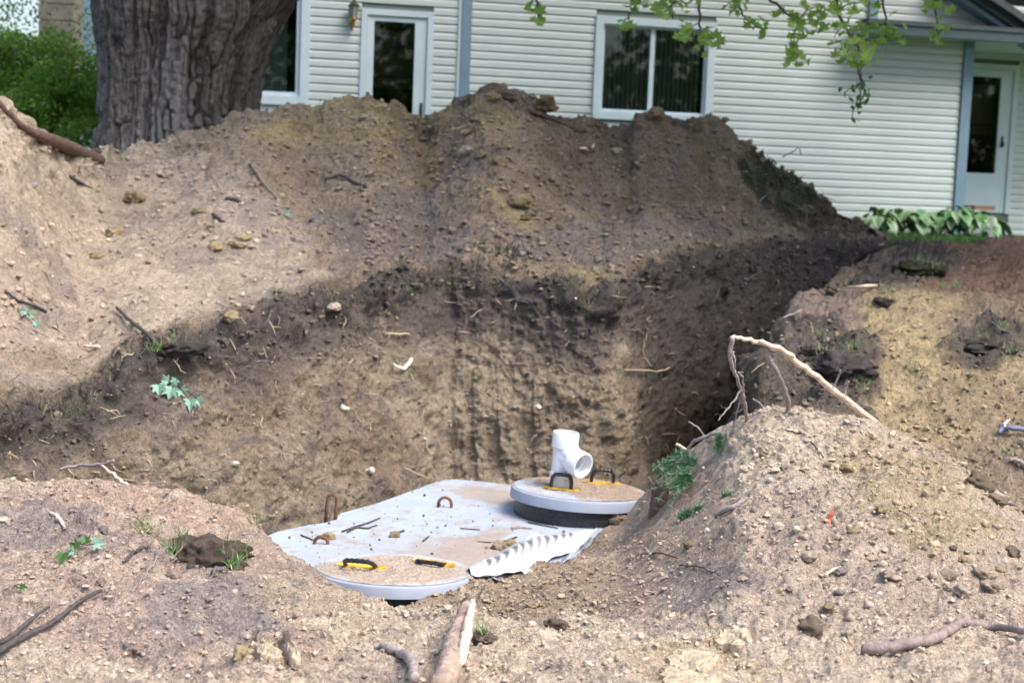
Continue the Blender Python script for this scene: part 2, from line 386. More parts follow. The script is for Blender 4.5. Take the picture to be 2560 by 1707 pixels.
C = mix(C, GRY * .6, mound * blob(px, py, 980, 600, 170, 110, 0, nn) * .75)
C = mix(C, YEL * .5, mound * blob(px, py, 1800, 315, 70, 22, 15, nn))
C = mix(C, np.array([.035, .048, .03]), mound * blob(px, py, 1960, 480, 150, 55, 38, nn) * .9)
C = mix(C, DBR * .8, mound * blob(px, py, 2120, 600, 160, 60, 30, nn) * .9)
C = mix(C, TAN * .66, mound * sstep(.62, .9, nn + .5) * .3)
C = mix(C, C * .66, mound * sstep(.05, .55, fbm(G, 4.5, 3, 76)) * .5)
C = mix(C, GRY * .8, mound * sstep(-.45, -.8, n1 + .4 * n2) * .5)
C = np.where((mound > .5)[..., None], C * (1.18 - .14 * sstep(650, 1350, px))[..., None], C)  # mound darkens toward the right: canopy shade painted into the soil colour
wc = mix(np.zeros(G.shape) + BRN * 1.15, YEL * .34 + TAN * .34 + GRY * .28, sstep(-.5, .3, n1)); wc = mix(wc, wc * .62, sstep(.1, .7, fbm(G, 16, 3, 75)) * .6)
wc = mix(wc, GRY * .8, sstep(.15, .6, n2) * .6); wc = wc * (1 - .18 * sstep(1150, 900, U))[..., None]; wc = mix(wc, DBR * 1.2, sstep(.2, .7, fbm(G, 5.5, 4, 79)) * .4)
wc = mix(wc, BRN * 1.25, face * groove * .35)
# topsoil band hanging below the grass edge, grey-black, uneven depth
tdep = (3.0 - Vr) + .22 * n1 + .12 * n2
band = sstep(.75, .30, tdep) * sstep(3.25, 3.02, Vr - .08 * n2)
rtw = sstep(1540, 1680, U)  # right trench wall: band stretched and base darkened to paint in its shadow
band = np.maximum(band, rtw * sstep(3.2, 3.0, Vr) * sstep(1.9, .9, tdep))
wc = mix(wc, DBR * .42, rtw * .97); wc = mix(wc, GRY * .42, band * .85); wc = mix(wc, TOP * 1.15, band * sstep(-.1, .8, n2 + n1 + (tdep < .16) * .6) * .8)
wc = mix(wc, YEL * .3 + TAN * .42, face * sstep(.45, .75, 3.0 - Vr + .15 * n1) * sstep(0, .5, n2 + .3) * .7)
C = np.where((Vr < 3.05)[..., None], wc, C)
C = mix(C, TOP * 1.5, .85 * sstep(3.30, 3.0, Vr + .12 * n1 + .08 * n2) * sstep(2.9, 3.0, Vr))
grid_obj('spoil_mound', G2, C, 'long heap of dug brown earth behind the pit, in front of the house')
GA, UA, VA = G2, U, Vr

# ---- B: the far right bank of sand and turf beyond the trench
def rowB(Y, lx, ly, rest):
    a = np.array([(lx, ly)] + rest, float)
    def f(u):                          # u in 0..1000 across; 0..200 = side falling into the trench
        t = np.clip((u - 200) / 800, 0, 1); pxx = lx + (3050 - lx) * t ** 1.15
        p = atY(pxx, np.interp(pxx, a[:, 0], a[:, 1]), np.full(len(u), float(Y)))
        s = np.clip(1 - u / 200, 0, 1)[:, None]
        low = p + np.array([-.45, 0, 0]); low[:, 2] = -.4
        return p * (1 - s) + low * s + np.array([.10, 0, .0]) * (s * (1 - s)) * 0
    return f
rowsB = [rowB(7.0, 1900, 1330, [(2200, 1330), (2400, 1330), (2560, 1300), (3000, 1250)]), rowB(7.5, 1880, 1130, [(2200, 1130), (2400, 1170), (2560, 1190), (3000, 1150)]), rowB(8.0, 1890, 1010, [(2100, 1010), (2400, 1030), (2560, 1060), (3000, 1040)]),
         rowB(8.7, 1930, 900, [(2000, 890), (2200, 890), (2400, 910), (2560, 940), (3000, 920)]), rowB(9.7, 1955, 815, [(2100, 800), (2300, 795), (2560, 815), (3000, 800)]),
         rowB(11.1, 2010, 738, [(2200, 712), (2400, 715), (2560, 705), (3000, 700)]), rowB(12.4, 2095, 692, [(2300, 662), (2560, 650), (3000, 640)]),
         rowB(13.8, 2155, 645, [(2230, 628), (2300, 632), (2560, 605), (3000, 590)]), rowB(15.0, 2235, 640, [(2340, 640), (2420, 634), (2480, 612), (2560, 592), (3000, 560)]),
         rowB(16.3, 2290, 645, [(2400, 645), (2480, 640), (2560, 610), (3000, 585)]), lambda u: rowB(17.0, 2310, 640, [(3000, 640)])(u) + np.array([0, 0.3, -.2])]
G, U, Vr = loft('B', rowsB, [16, 38, 34, 30, 28, 26, 22, 18, 14, 6], 0, 1000, 2.6, su=3, sv=3)
n = normals(G)
if n[..., 2].mean() < 0: n = -n
PXo, PYo, _ = proj(G); n1 = fbm(G, 2.3, 4, 161); n2 = fbm(G, 7, 3, 166); nn = n1 * .55 + n2 * .35
px, py = PXo, PYo
turf = blob(px, py, 2050, 930, 160, 130, 10, nn) + blob(px, py, 2280, 680, 120, 45, -8, nn) + blob(px, py, 2470, 870, 120, 60, 0, nn); turf = np.clip(turf, 0, 1)  # first turf patch also paints in the shadowed hollow behind the arched branch
G2 = rough(G, n, big=.06, mid=.024, fine=.006, cl=.26, cs=8, seed=111)
G2 = G2 + n * (turf * (.05 + .05 * fbm(G, 7, 3, 131)))[..., None]
C = np.zeros(G.shape) + BRN * 1.05
C = mix(C, YEL * .92, blob(px, py, 2250, 960, 330, 190, 0, nn))
C = mix(C, YEL * .95, blob(px, py, 2230, 800, 180, 70, -8, nn))
C = mix(C, PINK * .75, blob(px, py, 2060, 790, 100, 110, -35, nn))
C = mix(C, np.array([.20, .125, .095]), blob(px, py, 2470, 660, 230, 70, -6, nn) * .8)
C = mix(C, np.array([.34, .21, .155]), blob(px, py, 2520, 600, 110, 22, 0, nn) * .8)
C = mix(C, BRN * .8, blob(px, py, 2450, 1000, 200, 60, 10, nn) * .5)
C = mix(C, TOP * 1.5, turf * .9)
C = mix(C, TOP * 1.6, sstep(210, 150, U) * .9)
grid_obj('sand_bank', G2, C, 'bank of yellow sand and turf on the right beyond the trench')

# ---- C: the near right mound, running down into the pit beside the tank
crC = [(850, 1560, 6.5), (900, 1545, 6.6), (1000, 1524, 6.75), (1090, 1492, 6.9), (1150, 1462, 6.9), (1180, 1458, 7.0), (1260, 1456, 7.05), (1330, 1442, 7.15), (1400, 1413, 7.3), (1460, 1372, 7.5),
       (1520, 1308, 7.7), (1560, 1285, 7.75), (1600, 1245, 7.7), (1640, 1200, 7.6), (1700, 1135, 7.4), (1750, 1095, 7.3), (1800, 1075, 7.2), (1850, 1058, 7.1), (1900, 1045, 7.0),
       (1950, 1042, 7.0), (2050, 1040, 6.95), (2130, 1050, 6.9), (2200, 1062, 6.85), (2260, 1085, 6.8), (2320, 1115, 6.7), (2400, 1160, 6.6), (2480, 1215, 6.5), (2560, 1275, 6.4), (3000, 1420, 6.1)]
midC = [(850, 1600, 5.7), (1000, 1555, 5.85), (1200, 1500, 6.15), (1400, 1450, 6.5), (1550, 1380, 6.8), (1700, 1260, 6.75), (1850, 1190, 6.4), (2000, 1170, 6.3), (2200, 1190, 6.15), (2400, 1280, 5.9), (2560, 1370, 5.7), (3000, 1500, 5.4)]
lowC = [(850, 1700, 5.3), (1000, 1620, 5.4), (1200, 1580, 5.5), (1400, 1550, 5.6), (1550, 1500, 5.7), (1700, 1430, 5.65), (1850, 1380, 5.45), (2000, 1370, 5.35), (2200, 1400, 5.2), (2400, 1460, 5.0), (2560, 1510, 4.9), (3000, 1600, 4.7)]
botC = [(850, 1900, 4.4), (1300, 1850, 4.4), (1500, 1800, 4.45), (1700, 1660, 4.6), (1850, 1600, 4.6), (2000, 1580, 4.55), (2200, 1590, 4.5), (2560, 1640, 4.35), (3000, 1700, 4.2)]
frtC = [(850, 2100, 3.6), (1500, 2050, 3.6), (1700, 1900, 3.7), (2000, 1850, 3.7), (2560, 1850, 3.7), (3000, 1900, 3.6)]
TZ = -.133
for _i, _c in enumerate(crC):
    if _c[0] <= 1560: crC[_i] = (_c[0], _c[1], float(atZ(_c[0], _c[1], TZ + .012)[1]))
rCC = rowY(crC)
rowsC = [lambda u: rCC(u) + np.array([.25, 1.1, -.9]), lambda u: rCC(u) + np.array([.02, .12, -.10]), rCC, rowY(midC), rowY(lowC), rowY(botC), rowY(frtC), lambda u: rowY(frtC)(u) * np.array([.6, 0.35, 0]) + np.array([0, 0, -.2])]
G, U, Vr = loft('C', rowsC, [12, 16, 66, 80, 60, 30, 10], 850, 2950, 3.0, su=3, sv=5)
n = normals(G)
if n[..., 2].mean() < 0: n = -n
PXo, PYo, _ = proj(G); px, py = PXo, PYo; n1 = fbm(G, 2.6, 4, 261); n2 = fbm(G, 8, 3, 266); nn = n1 * .55 + n2 * .35
smoothm = 1 - .65 * blob(px, py, 1640, 1330, 200, 260, 30, nn)
G2 = rough(G, n, big=.045, mid=.016, fine=.0045, cl=.30, cs=12, seed=211, mask=smoothm)
C = np.zeros(G.shape) + (TAN * .5 + PINK * .45)
C = mix(C, TAN * 1.0, blob(px, py, 2000, 1130, 330, 110, 0, nn))
C = mix(C, YEL * .85 + .02, blob(px, py, 2300, 1230, 220, 120, 25, nn) * .8)
C = mix(C, BRN * 1.15, blob(px, py, 1420, 1450, 420, 130, -20, nn) * .9)
C = mix(C, PINK * .85, blob(px, py, 1640, 1330, 190, 200, 30, nn) * .8)
C = mix(C, GRY * .95, blob(px, py, 1770, 1480, 130, 70, 0, nn) * .8)
C = mix(C, TAN * 1.08, blob(px, py, 2100, 1640, 500, 90, 0, nn) * .6)
C = mix(C, TAN * 1.1, sstep(.3, .8, n2) * .4)
C = C * 1.10
grid_obj('dirt_mound', G2, C, 'rounded heap of light tan earth on the right of the tank')

# ---- D: the near ground and the left near mound
crD = [(-500, 1260, 5.9), (-200, 1215, 5.8), (0, 1198, 5.7), (60, 1207, 5.7), (120, 1205, 5.7), (170, 1192, 5.7), (260, 1196, 5.7), (330, 1212, 5.7), (400, 1232, 5.65), (440, 1232, 5.6), (480, 1252, 5.6), (550, 1275, 5.5),
       (600, 1300, 5.45), (640, 1335, 5.4), (690, 1375, 5.3), (740, 1410, 5.2), (790, 1440, 5.1), (830, 1455, 5.05), (880, 1486, 5.0), (930, 1512, 4.9), (980, 1532, 4.8), (1040, 1535, 4.75), (1120, 1528, 4.7), (1200, 1533, 4.7),
       (1280, 1548, 4.7), (1350, 1552, 4.7), (1420, 1548, 4.7), (1500, 1548, 4.7), (1580, 1532, 4.7), (1660, 1518, 4.75), (1720, 1520, 4.75), (1800, 1570, 4.6), (1900, 1640, 4.4), (2200, 1700, 4.2), (3000, 1760, 4.1)]
m1D = [(-500, 1400, 5.1), (0, 1330, 5.1), (400, 1350, 5.05), (550, 1400, 4.95), (700, 1470, 4.8), (860, 1540, 4.65), (1000, 1590, 4.5), (1500, 1600, 4.45), (1800, 1640, 4.35), (2200, 1730, 4.1), (3000, 1780, 3.95)]
m2D = [(-500, 1560, 4.5), (0, 1510, 4.5), (400, 1520, 4.5), (800, 1600, 4.4), (1000, 1650, 4.25), (1500, 1660, 4.2), (1800, 1690, 4.15), (2200, 1760, 3.95), (3000, 1800, 3.8)]
bD = [(-500, 1800, 3.9), (0, 1760, 3.9), (1000, 1780, 3.85), (2000, 1780, 3.8), (3000, 1830, 3.7)]
rD = rowY(crD)
rowsD = [lambda u: rD(u) + np.array([0, .75, -.8]), lambda u: rD(u) + np.array([0, .22, -.06]), rD, rowY(m1D), rowY(m2D), rowY(bD), lambda u: rowY(bD)(u) * np.array([.8, .5, 1]) + np.array([0, 0, -.15]),
         lambda u: rowY(bD)(u) * np.array([1.0, 0, 0]) + np.array([0, -3., 0])]
G, U, Vr = loft('D', rowsD, [12, 14, 56, 56, 60, 14, 6], -480, 2950, 3.0, su=3, sv=4)
n = normals(G)
if n[..., 2].mean() < 0: n = -n
PXo, PYo, _ = proj(G); px, py = PXo, PYo; n1 = fbm(G, 3.0, 4, 361); n2 = fbm(G, 9, 3, 366); nn = n1 * .55 + n2 * .35
G2 = rough(G, n, big=.03, mid=.014, fine=.0045, cl=.30, cs=13, seed=311)
crk = blob(px, py, 1780, 1640, 190, 90, 10, nn) + blob(px, py, 700, 1640, 120, 60, 30, nn)
G2 = G2 - n * (crk * .05 * sstep(.10, 0, np.abs(fbm(G * np.array([1, 2, 1]), 5, 2, 333))))[..., None]
# brushed, dragged streaks on the left mound
G2 = G2 - n * (.012 * sstep(.2, 0, np.abs(vnoise(G @ np.array([[.8, .6, 0], [-.6, .8, 0], [0, 0, 1]]) * np.array([1, 8, 1]), 1.2, 377))) * sstep(900, 500, px))[..., None]
C = np.zeros(G.shape) + TAN * .95
C = mix(C, PINK * .93, blob(px, py, 250, 1420, 700, 260, 12, nn))
C = mix(C, np.array([.40, .285, .22]), blob(px, py, 350, 1230, 420, 50, 8, nn) * .4)
C = mix(C, GRY * .95, blob(px, py, 560, 1520, 200, 90, 0, nn) * .9)
C = mix(C, GRY * .9, blob(px, py, 90, 1310, 160, 60, 0, nn) * .8)
C = mix(C, YEL * .5 + TAN * .55, blob(px, py, 1780, 1650, 220, 70, 0, nn) * .95)
C = mix(C, YEL * .4 + TAN * .6, blob(px, py, 800, 1530, 180, 60, 20, nn) * .6)
C = mix(C, TAN * 1.15, sstep(.3, .8, n2) * .4); C = mix(C, GRY * .8, sstep(-.4, -.9, n2) * .5)
C = C * 1.14
grid_obj('near_ground', G2, C, 'trampled tan and reddish earth in the foreground')

# ---- pit floor under the tank and the lawn sheet behind
u_ = np.linspace(0, 1, 60); gx, gy = np.meshgrid(-4 + 9 * u_, 4 + 14 * u_)
Pf = np.stack([gx, gy, np.full_like(gx, -.62)], -1); Pf[..., 2] += .05 * fbm(Pf, 2, 3, 401)
o = grid_obj('pit_floor', Pf, np.zeros(Pf.shape) + DBR, 'dark earth floor of the pit'); surfaces.pop(); surfC.pop()
lx_ = np.concatenate([-np.geomspace(400, 12, 14), np.linspace(-11, 14, 40), np.geomspace(15, 400, 14)]); ly_ = np.concatenate([np.linspace(14.6, 24, 36), np.geomspace(26, 700, 16)])
gx, gy = np.meshgrid(lx_, ly_); Pl = np.stack([gx, gy, np.full_like(gx, 1.12)], -1); Pl[..., 2] += .025 * vnoise(Pl, .8, 402)
LAWN = M('lawn', (0.075, 0.13, 0.03), .9, noise=[(6, .25, 3, I), (80, .3, 3, I)], bump=[(120, .02, 3, I)])
nv, nu = Pl.shape[:2]; i = np.arange(nv - 1)[:, None] * nu + np.arange(nu - 1)[None]
o = link('lawn', npmesh('lawn', Pl.reshape(-1, 3), np.stack([i, i + 1, i + nu + 1, i + nu], -1).reshape(-1, 4)), LAWN); tag(o, kind='structure')

# ------------------------------------------------------------------ picking: where a photo point meets the earth
CELL = 6; W_, H_ = 2960 // CELL + 1, 1760 // CELL + 1
zb = np.full((H_, W_), 1e9); idx = np.full((H_, W_), -1, np.int64)
allP = []; allN = []
for Gs in surfaces:
    allP.append(Gs.reshape(-1, 3)); nx = normals(gsm(gsm(Gs, 2, 0), 2, 1)).reshape(-1, 3)
    nx[(nx * (allP[-1] - CAM)).sum(1) > 0] *= -1; allN.append(nx)
allP = np.concatenate(allP); allN = np.concatenate(allN); allC = np.concatenate(surfC)
ax_, ay_, af_ = proj(allP); ok = (af_ > 1) & (ax_ > -200) & (ax_ < 2740) & (ay_ > -20) & (ay_ < 1740)
ids = np.nonzero(ok)[0]; ci = ((ax_[ids] + 200) // CELL).astype(int); cj = ((ay_[ids] + 20) // CELL).astype(int)
order = np.argsort(-af_[ids]); idx[cj[order], ci[order]] = ids[order]
def on(px, py, strict=False):
    """world point and normal of the nearest earth seen at a photo position"""
    i0 = int((px + 200) // CELL); j0 = int((min(py, 1725) + 20) // CELL)
    for r in range(0, 3 if strict else 12):
        best = None
        for j in range(max(0, j0 - r), min(H_, j0 + r + 1)):
            for i in range(max(0, i0 - r), min(W_, i0 + r + 1)):
                k = idx[j, i]
                if k >= 0:
                    d = (ax_[k] - px) ** 2 + (ay_[k] - py) ** 2
                    if best is None or d < best[0]: best = (d, k)
        if best: return V3(allP[best[1]]), V3(allN[best[1]])
    return (None, None) if strict else (V3(atY(px, py, 8.0)), Vector((0, 0, 1)))

# ================================================================== loose stones, clods and crumbs
def ico(sub):
    t = (1 + 5 ** .5) / 2
    v = [(-1, t, 0), (1, t, 0), (-1, -t, 0), (1, -t, 0), (0, -1, t), (0, 1, t), (0, -1, -t), (0, 1, -t), (t, 0, -1), (t, 0, 1), (-t, 0, -1), (-t, 0, 1)]
    f = [(0, 11, 5), (0, 5, 1), (0, 1, 7), (0, 7, 10), (0, 10, 11), (1, 5, 9), (5, 11, 4), (11, 10, 2), (10, 7, 6), (7, 1, 8), (3, 9, 4), (3, 4, 2), (3, 2, 6), (3, 6, 8), (3, 8, 9), (4, 9, 5), (2, 4, 11), (6, 2, 10), (8, 6, 7), (9, 8, 1)]
    v = [np.array(p) / np.linalg.norm(p) for p in v]
    for _ in range(sub):
        mid = {}; nf = []
        def m_(a, b):
            k = (min(a, b), max(a, b))
            if k not in mid: q = v[a] + v[b]; v.append(q / np.linalg.norm(q)); mid[k] = len(v) - 1
            return mid[k]
        for a, b, c in f:
            x, y, z = m_(a, b), m_(b, c), m_(c, a); nf += [(a, x, z), (b, y, x), (c, z, y), (x, y, z)]
        f = nf
    return np.array(v), np.array(f)
I0, I1, I3 = ico(0), ico(1), ico(3)
def rock_mesh(name, seed, c, rough_=.3, squash=.7):
    P = I3[0].copy(); P = P * (1 + rough_ * fbm(P + seed * 7.3, 1.1, 4, 500)[:, None] + .05 * fbm(P + seed, 6, 2, 520)[:, None]); P[:, 2] *= squash
    cc = np.zeros(P.shape) + c; cc *= (1 + .25 * fbm(P + seed, 2.5, 3, 530))[:, None]
    return npmesh(name, P, I3[1], cc)
def scatter(name, n_, region, smin, smax, cols, seed, powr=2.5, label=None, sub=0, lift=.08, mask=None):
    """thousands of crumbs in one mesh: stuff"""
    rs = np.random.RandomState(seed); base, fc = (I0, I1)[sub]; nvb = len(base)
    Ps = []; Cs = []; cnt = 0; tries = 0
    while cnt < n_ and tries < n_ * 6:
        tries += 1
        x = rs.uniform(region[0], region[2]); y = rs.uniform(region[1], region[3])
        if mask is not None and not mask(x, y, rs): continue
        k = idx[int((y + 20) // CELL), int((x + 200) // CELL)]
        if k < 0: continue
        p = allP[k]; s = (smin + (smax - smin) * rs.rand() ** powr)
        q = base * (1 + (.9 if sub == 0 else .5) * (rs.rand(nvb, 1) - .5)) * rs.uniform(.6, 1.3, 3) * np.array([1, 1, .75]) * s * .5
        a = rs.rand() * 6.28; ca, sa = math.cos(a), math.sin(a); q = q @ np.array([[ca, sa, 0], [-sa, ca, 0], [0, 0, 1]])
        Ps.append(q + p + allN[k] * s * lift + rs.uniform(-.008, .008, 3)); c = np.array(cols[rs.randint(len(cols))]) * rs.uniform(.8, 1.15)
        if name == 'crumbled_earth' and rs.rand() < .86: c = allC[k] * rs.uniform(.85, 1.2)
        Cs.append(np.repeat(c[None], nvb, 0)); cnt += 1
    if not Ps: return
    f = (np.arange(cnt)[:, None, None] * nvb + fc[None]).reshape(-1, 3)
    o = link(name, npmesh(name, np.concatenate(Ps), f, np.concatenate(Cs), smooth=sub > 0), ROCK); tag(o, label, 'gravel', kind='stuff'); return o
tanc = [TAN * 1.1, TAN * .9, PINK, YEL * 1.0, GRY * 1.1, PINK * .85]
scatter('crumbled_earth', 15000, (0, 1180, 2560, 1700), .003, .022, tanc, 1, 8, 'loose crumbs and pebbles over the near earth')
scatter('crumbled_earth', 260, (1850, 1180, 2560, 1560), .008, .036, tanc, 2, 3.2, 'larger pebbles and clods on the right mound', sub=1,
        mask=lambda x, y, rs: rs.rand() < .25 + .75 * (abs(y - (1270 + (x - 1900) * .22)) < 90))
scatter('crumbled_earth', 3800, (0, 260, 1000, 900), .006, .05, [TAN, TAN * .85, YEL * .8, BRN * 1.1, GRY], 3, 5.0, 'loose crumbs on the left slope of the big mound', mask=lambda x, y, rs: rs.rand() < (1 if (y < 640 and x > 200) else .35))
scatter('crumbled_earth', 5200, (900, 230, 2150, 720), .01, .06, [BRN, BRN * .8, YEL * .6, GRY * .8, DBR], 4, 5.0, 'loose crumbs on the dark slope of the big mound')
scatter('crumbled_earth', 3600, (0, 720, 1600, 1200), .005, .03, [BRN, YEL * .7, GRY * .7, TOP * 2, DBR], 5, 5.0, 'crumbs stuck in the cut wall of the pit')
scatter('crumbled_earth', 3200, (1850, 620, 2560, 1180), .008, .04, [YEL, YEL * .8, PINK * .8, BRN], 6, 4.5, 'crumbs on the far sand bank')
scatter('crumbled_earth', 1500, (950, 1330, 1700, 1540), .006, .03, [BRN * 1.1, PINK * .9, YEL * .8], 8, 4.5, 'crumbs of brown earth beside the tank')
scatter('white_grit', 260, (0, 300, 2560, 1700), .006, .016, [(.75, .72, .66), (.7, .6, .5)], 9, 2.0, 'tiny pale stone chips scattered over the earth')

def stone(px, py, wpx, col, label, name='dirt_clod', cat='clod', squash=.7, seed=0, rz=0, group=None, sink=.25, asp=1.0):
    p, nr = on(px, py); sc = wpx / F * (p.y) / 2
    o = link(name, rock_mesh(name, seed, col, .48, squash), ROCK); o.scale = (sc * asp, sc, sc); o.rotation_euler = (0.1 * (seed % 5 - 2), .15 * (seed % 3 - 1), rz or seed * 1.3)
    o.location = p + nr * sc * (squash - sink - .25); tag(o, label, cat, group); return o
stones = [
 (285, 583, 44, YEL * .85, 'yellowish round clod low on the left slope'), (335, 500, 46, YEL * .7, 'big tan clod high on the left slope beneath the trunk'),
 (415, 440, 36, TAN, 'flat pale clod below the big tree trunk'), (545, 618, 44, YEL * .9, 'pale yellow clod left of a pair of clods on the slope'),
 (595, 615, 34, YEL * .9, 'lower clod of the stacked yellow pair on the slope'), (605, 592, 32, YEL * 1.0, 'upper clod of the stacked yellow pair on the slope'),
 (495, 530, 36, YEL * .75, 'clod amid gravel in the middle of the left slope'), (235, 645, 34, YEL * .8, 'half sunk ochre clod left of the slope middle'),
 (370, 655, 20, YEL, 'small ochre stone on the smooth slope'), (828, 768, 28, TAN * 1.05, 'tan stone lying on the grass edge of the pit'),
 (622, 773, 22, TAN * .9, 'small tan stone above the pit edge'), (575, 795, 34, YEL * .8, 'ochre clod just above the pit edge'), (145, 1032, 22, TAN, 'round tan stone at the black soil edge on the left'),
 (1300, 505, 44, YEL * .72, 'tall yellow clod standing on the middle of the big mound'), (1318, 540, 40, YEL * .5, 'brown clod under the tall yellow clod on the mound'),
 (1165, 380, 34, TAN * .8, 'pale clod below the mound peak'), (1200, 388, 30, YEL * .6, 'small brown clod below the mound peak'), (1270, 240, 50, DBR * 1.3, 'dark lump on the mound peak'),
 (1232, 240, 34, YEL * .7, 'yellow lump just under the mound peak'), (1355, 262, 60, YEL * .55, 'slab of ochre clay right of the mound peak'), (1640, 290, 50, YEL * .6, 'ochre lump in front of the sliding window'),
 (1545, 378, 22, TAN * .8, 'small pale stone on the upper mound right of the bone'), (1240, 410, 40, YEL * .5, 'crumbled clod on the dark slope left of centre'),
 (1460, 375, 30, BRN * .8, 'brown clod on the mound near the wood chip'), (2080, 735, 40, BRN * .6, 'dark brown clod on the left of the sand bank'), 
 (1700, 1150, 26, TAN * .9, 'grey stone on the left shoulder of the near right mound'), (2110, 1165, 28, YEL, 'yellow stone near the top of the right mound'), (1965, 1170, 24, GRY, 'grey stone near the top of the right mound'),
 (2150, 1265, 24, YEL * 1.0, 'round yellow pebble in the middle of the right mound'), (2205, 1275, 26, YEL * .9, 'ochre pebble next to the red scrap'), (2135, 1330, 34, YEL * .95, 'large ochre pebble below the red scrap'),
 (1995, 1327, 22, (.75, .68, .58), 'white pebble left of the red scrap'), (1765, 1325, 16, (.8, .78, .7), 'small white chip on the right mound by the cedar sprig'), (1993, 1283, 20, GRY * 1.1, 'blue grey pebble above the white pebble'),
 (2030, 1395, 40, TAN * 1.2, 'flat cream clod in the centre of the right mound'), (2213, 1430, 20, (.8, .74, .62), 'upright cream stone on the right mound'), (2228, 1440, 34, TAN, 'tan stone touching the upright cream stone'),
 (2198, 1484, 14, (.9, .9, .88), 'bright white chip on the right mound'), (2100, 1435, 24, GRY * 1.1, 'grey pebble beside a short twig on the right mound'), (1855, 1452, 28, TAN, 'rounded tan stone on the left flank of the right mound'),
 (1805, 1462, 20, BRN * 1.2, 'brown pebble on the left flank of the right mound'), (1977, 1472, 16, PINK, 'small pink pebble low on the right mound'), (2065, 1518, 30, YEL * .9, 'ochre stone half buried low on the right mound'),
 (2095, 1480, 24, GRY * 1.15, 'pale grey pebble above the half buried ochre stone'), (2060, 1465, 24, BRN * 1.1, 'brown grey pebble in the middle foot of the right mound'), (2370, 1440, 44, TAN * .95, 'largest stone in the cluster at the right edge'),
 (2450, 1430, 38, TAN * 1.05, 'pale stone in the cluster at the right edge'), (2480, 1440, 26, TAN, 'stone right of the pale one in the right cluster'), (2405, 1400, 26, YEL, 'yellow stone on top of the right cluster'),
 (2370, 1470, 24, TAN * 1.1, 'light stone under the largest stone of the right cluster'), (2410, 1480, 50, TAN, 'wide clod at the bottom of the right cluster'), (2470, 1465, 44, TAN, 'cracked clod at the bottom right of the cluster'),
 (2385, 1370, 20, GRY * .8, 'dark grey pebble above the right cluster'), (2500, 1420, 26, YEL * 1.0, 'ochre pebble right of the cluster'), (2025, 1575, 60, BRN * .85, 'dark clod with yellow grit low in the foreground right'),
 (2118, 1592, 24, TAN * 1.1, 'small tan stone right of the dark clod'), (2230, 1608, 28, GRY, 'grey stone above the long bent stick'),
 (260, 1327, 26, GRY, 'grey pebble on the left near mound'), (548, 1430, 30, GRY * 1.1, 'grey stone beside the turf lump'), (432, 1440, 34, PINK, 'pink clod at the foot of the turf lump'),
 (250, 1460, 26, PINK * .8, 'brown clod on the smooth left mound'), (195, 1448, 22, PINK * .9, 'small pink clod on the smooth left mound'), (345, 1628, 40, PINK, 'pink clod at the lower left'), (318, 1622, 26, GRY, 'grey clod at the lower left'),
 (603, 1640, 50, YEL * 1.2, 'yellow crumbly clod in the lower left middle'), (585, 1645, 18, YEL * 1.3, 'small yellow stone touching the yellow clod'), (8, 1300, 50, (.6, .5, .42), 'pale lump at the left picture edge'),
 (1330, 1512, 24, YEL * .85, 'ochre stone on the dark soil under the crushed plastic'), (1352, 1510, 14, YEL * .85, 'small ochre pebble beside the ochre stone'), (1380, 1455, 18, PINK, 'pink pebble below the crushed plastic'),
 (1500, 1305, 60, YEL * .8, 'crumbly yellow clod against the black riser'), (1545, 1300, 40, BRN * 1.2, 'brown clod against the black riser'), (1720, 1365, 26, YEL * .6, 'ochre clod on the soil slope right of the crushed plastic'),
 (1390, 1560, 55, DBR * 1.6, 'dark rooty clod on the lip of the near ground'), (1720, 1410, 22, TAN, 'tan stone on the slope under the cedar sprig'),
 (2440, 1210, 60, BRN * .75, 'dark clod in the gully right of the near mound'), (2490, 1250, 44, BRN * .9, 'brown clod lower in the gully on the right'), (2530, 1380, 40, BRN * .8, 'dark lump at the right edge of the near mound'),
]
for k, (x, y, wp, c, lab) in enumerate(stones):
    stone(x, y, wp, c, lab, seed=k + 1, squash=random.uniform(.55, .85), name='pebble' if wp < 30 else 'dirt_clod', cat='pebble' if wp < 30 else 'clod', asp=random.uniform(.9, 1.4))

# ================================================================== THE HOUSE
YAW = math.atan(.215); hu = np.array([math.cos(YAW), math.sin(YAW), 0]); hn = np.array([math.sin(YAW), -math.cos(YAW), 0])
H0 = atY(1280, 300, 19.6); H0[2] = 0
def wp(px, py, off=0.0):
    d = ray(px, py); t = ((H0 + hn * off - CAM) @ hn) / (d @ hn); p = CAM + d * t; return float((p - H0) @ hu), float(p[2])
def hp(u, z, off=0.0): return H0 + hu * u + np.array([0, 0, z]) + hn * off
house = empty('house', H0 + np.array([0, 0, 1.1])); tag(house, 'pale vinyl sided house with white trimmed windows and doors behind the dirt mound', 'house')
HL = Vector(house.location)
def hbox(mb, u0, u1, z0, z1, o0, o1, col=(1, 1, 1)):
    vs_ = [V3(hp(u, z, o)) - HL for z in (z0, z1) for o in (o0, o1) for u in (u0, u1)]
    mb.add(vs_, [(0, 2, 3, 1), (4, 5, 7, 6), (0, 1, 5, 4), (2, 6, 7, 3), (0, 4, 6, 2), (1, 3, 7, 5)], col); return mb
def hpart(name, parent, mat, *boxes):
    mb = MB()
    for b in boxes: hbox(mb, *b)
    return mb.build(name, mat, parent)
Z0 = wp(1165, 1.9)[1]; LAP = .1016
zbot = wp(2300, 540)[1]; ztop = wp(1280, -260)[1]
uL = wp(238, 60)[0]; uCor = wp(1152, 120)[0]; uR = wp(2403, 200)[0]
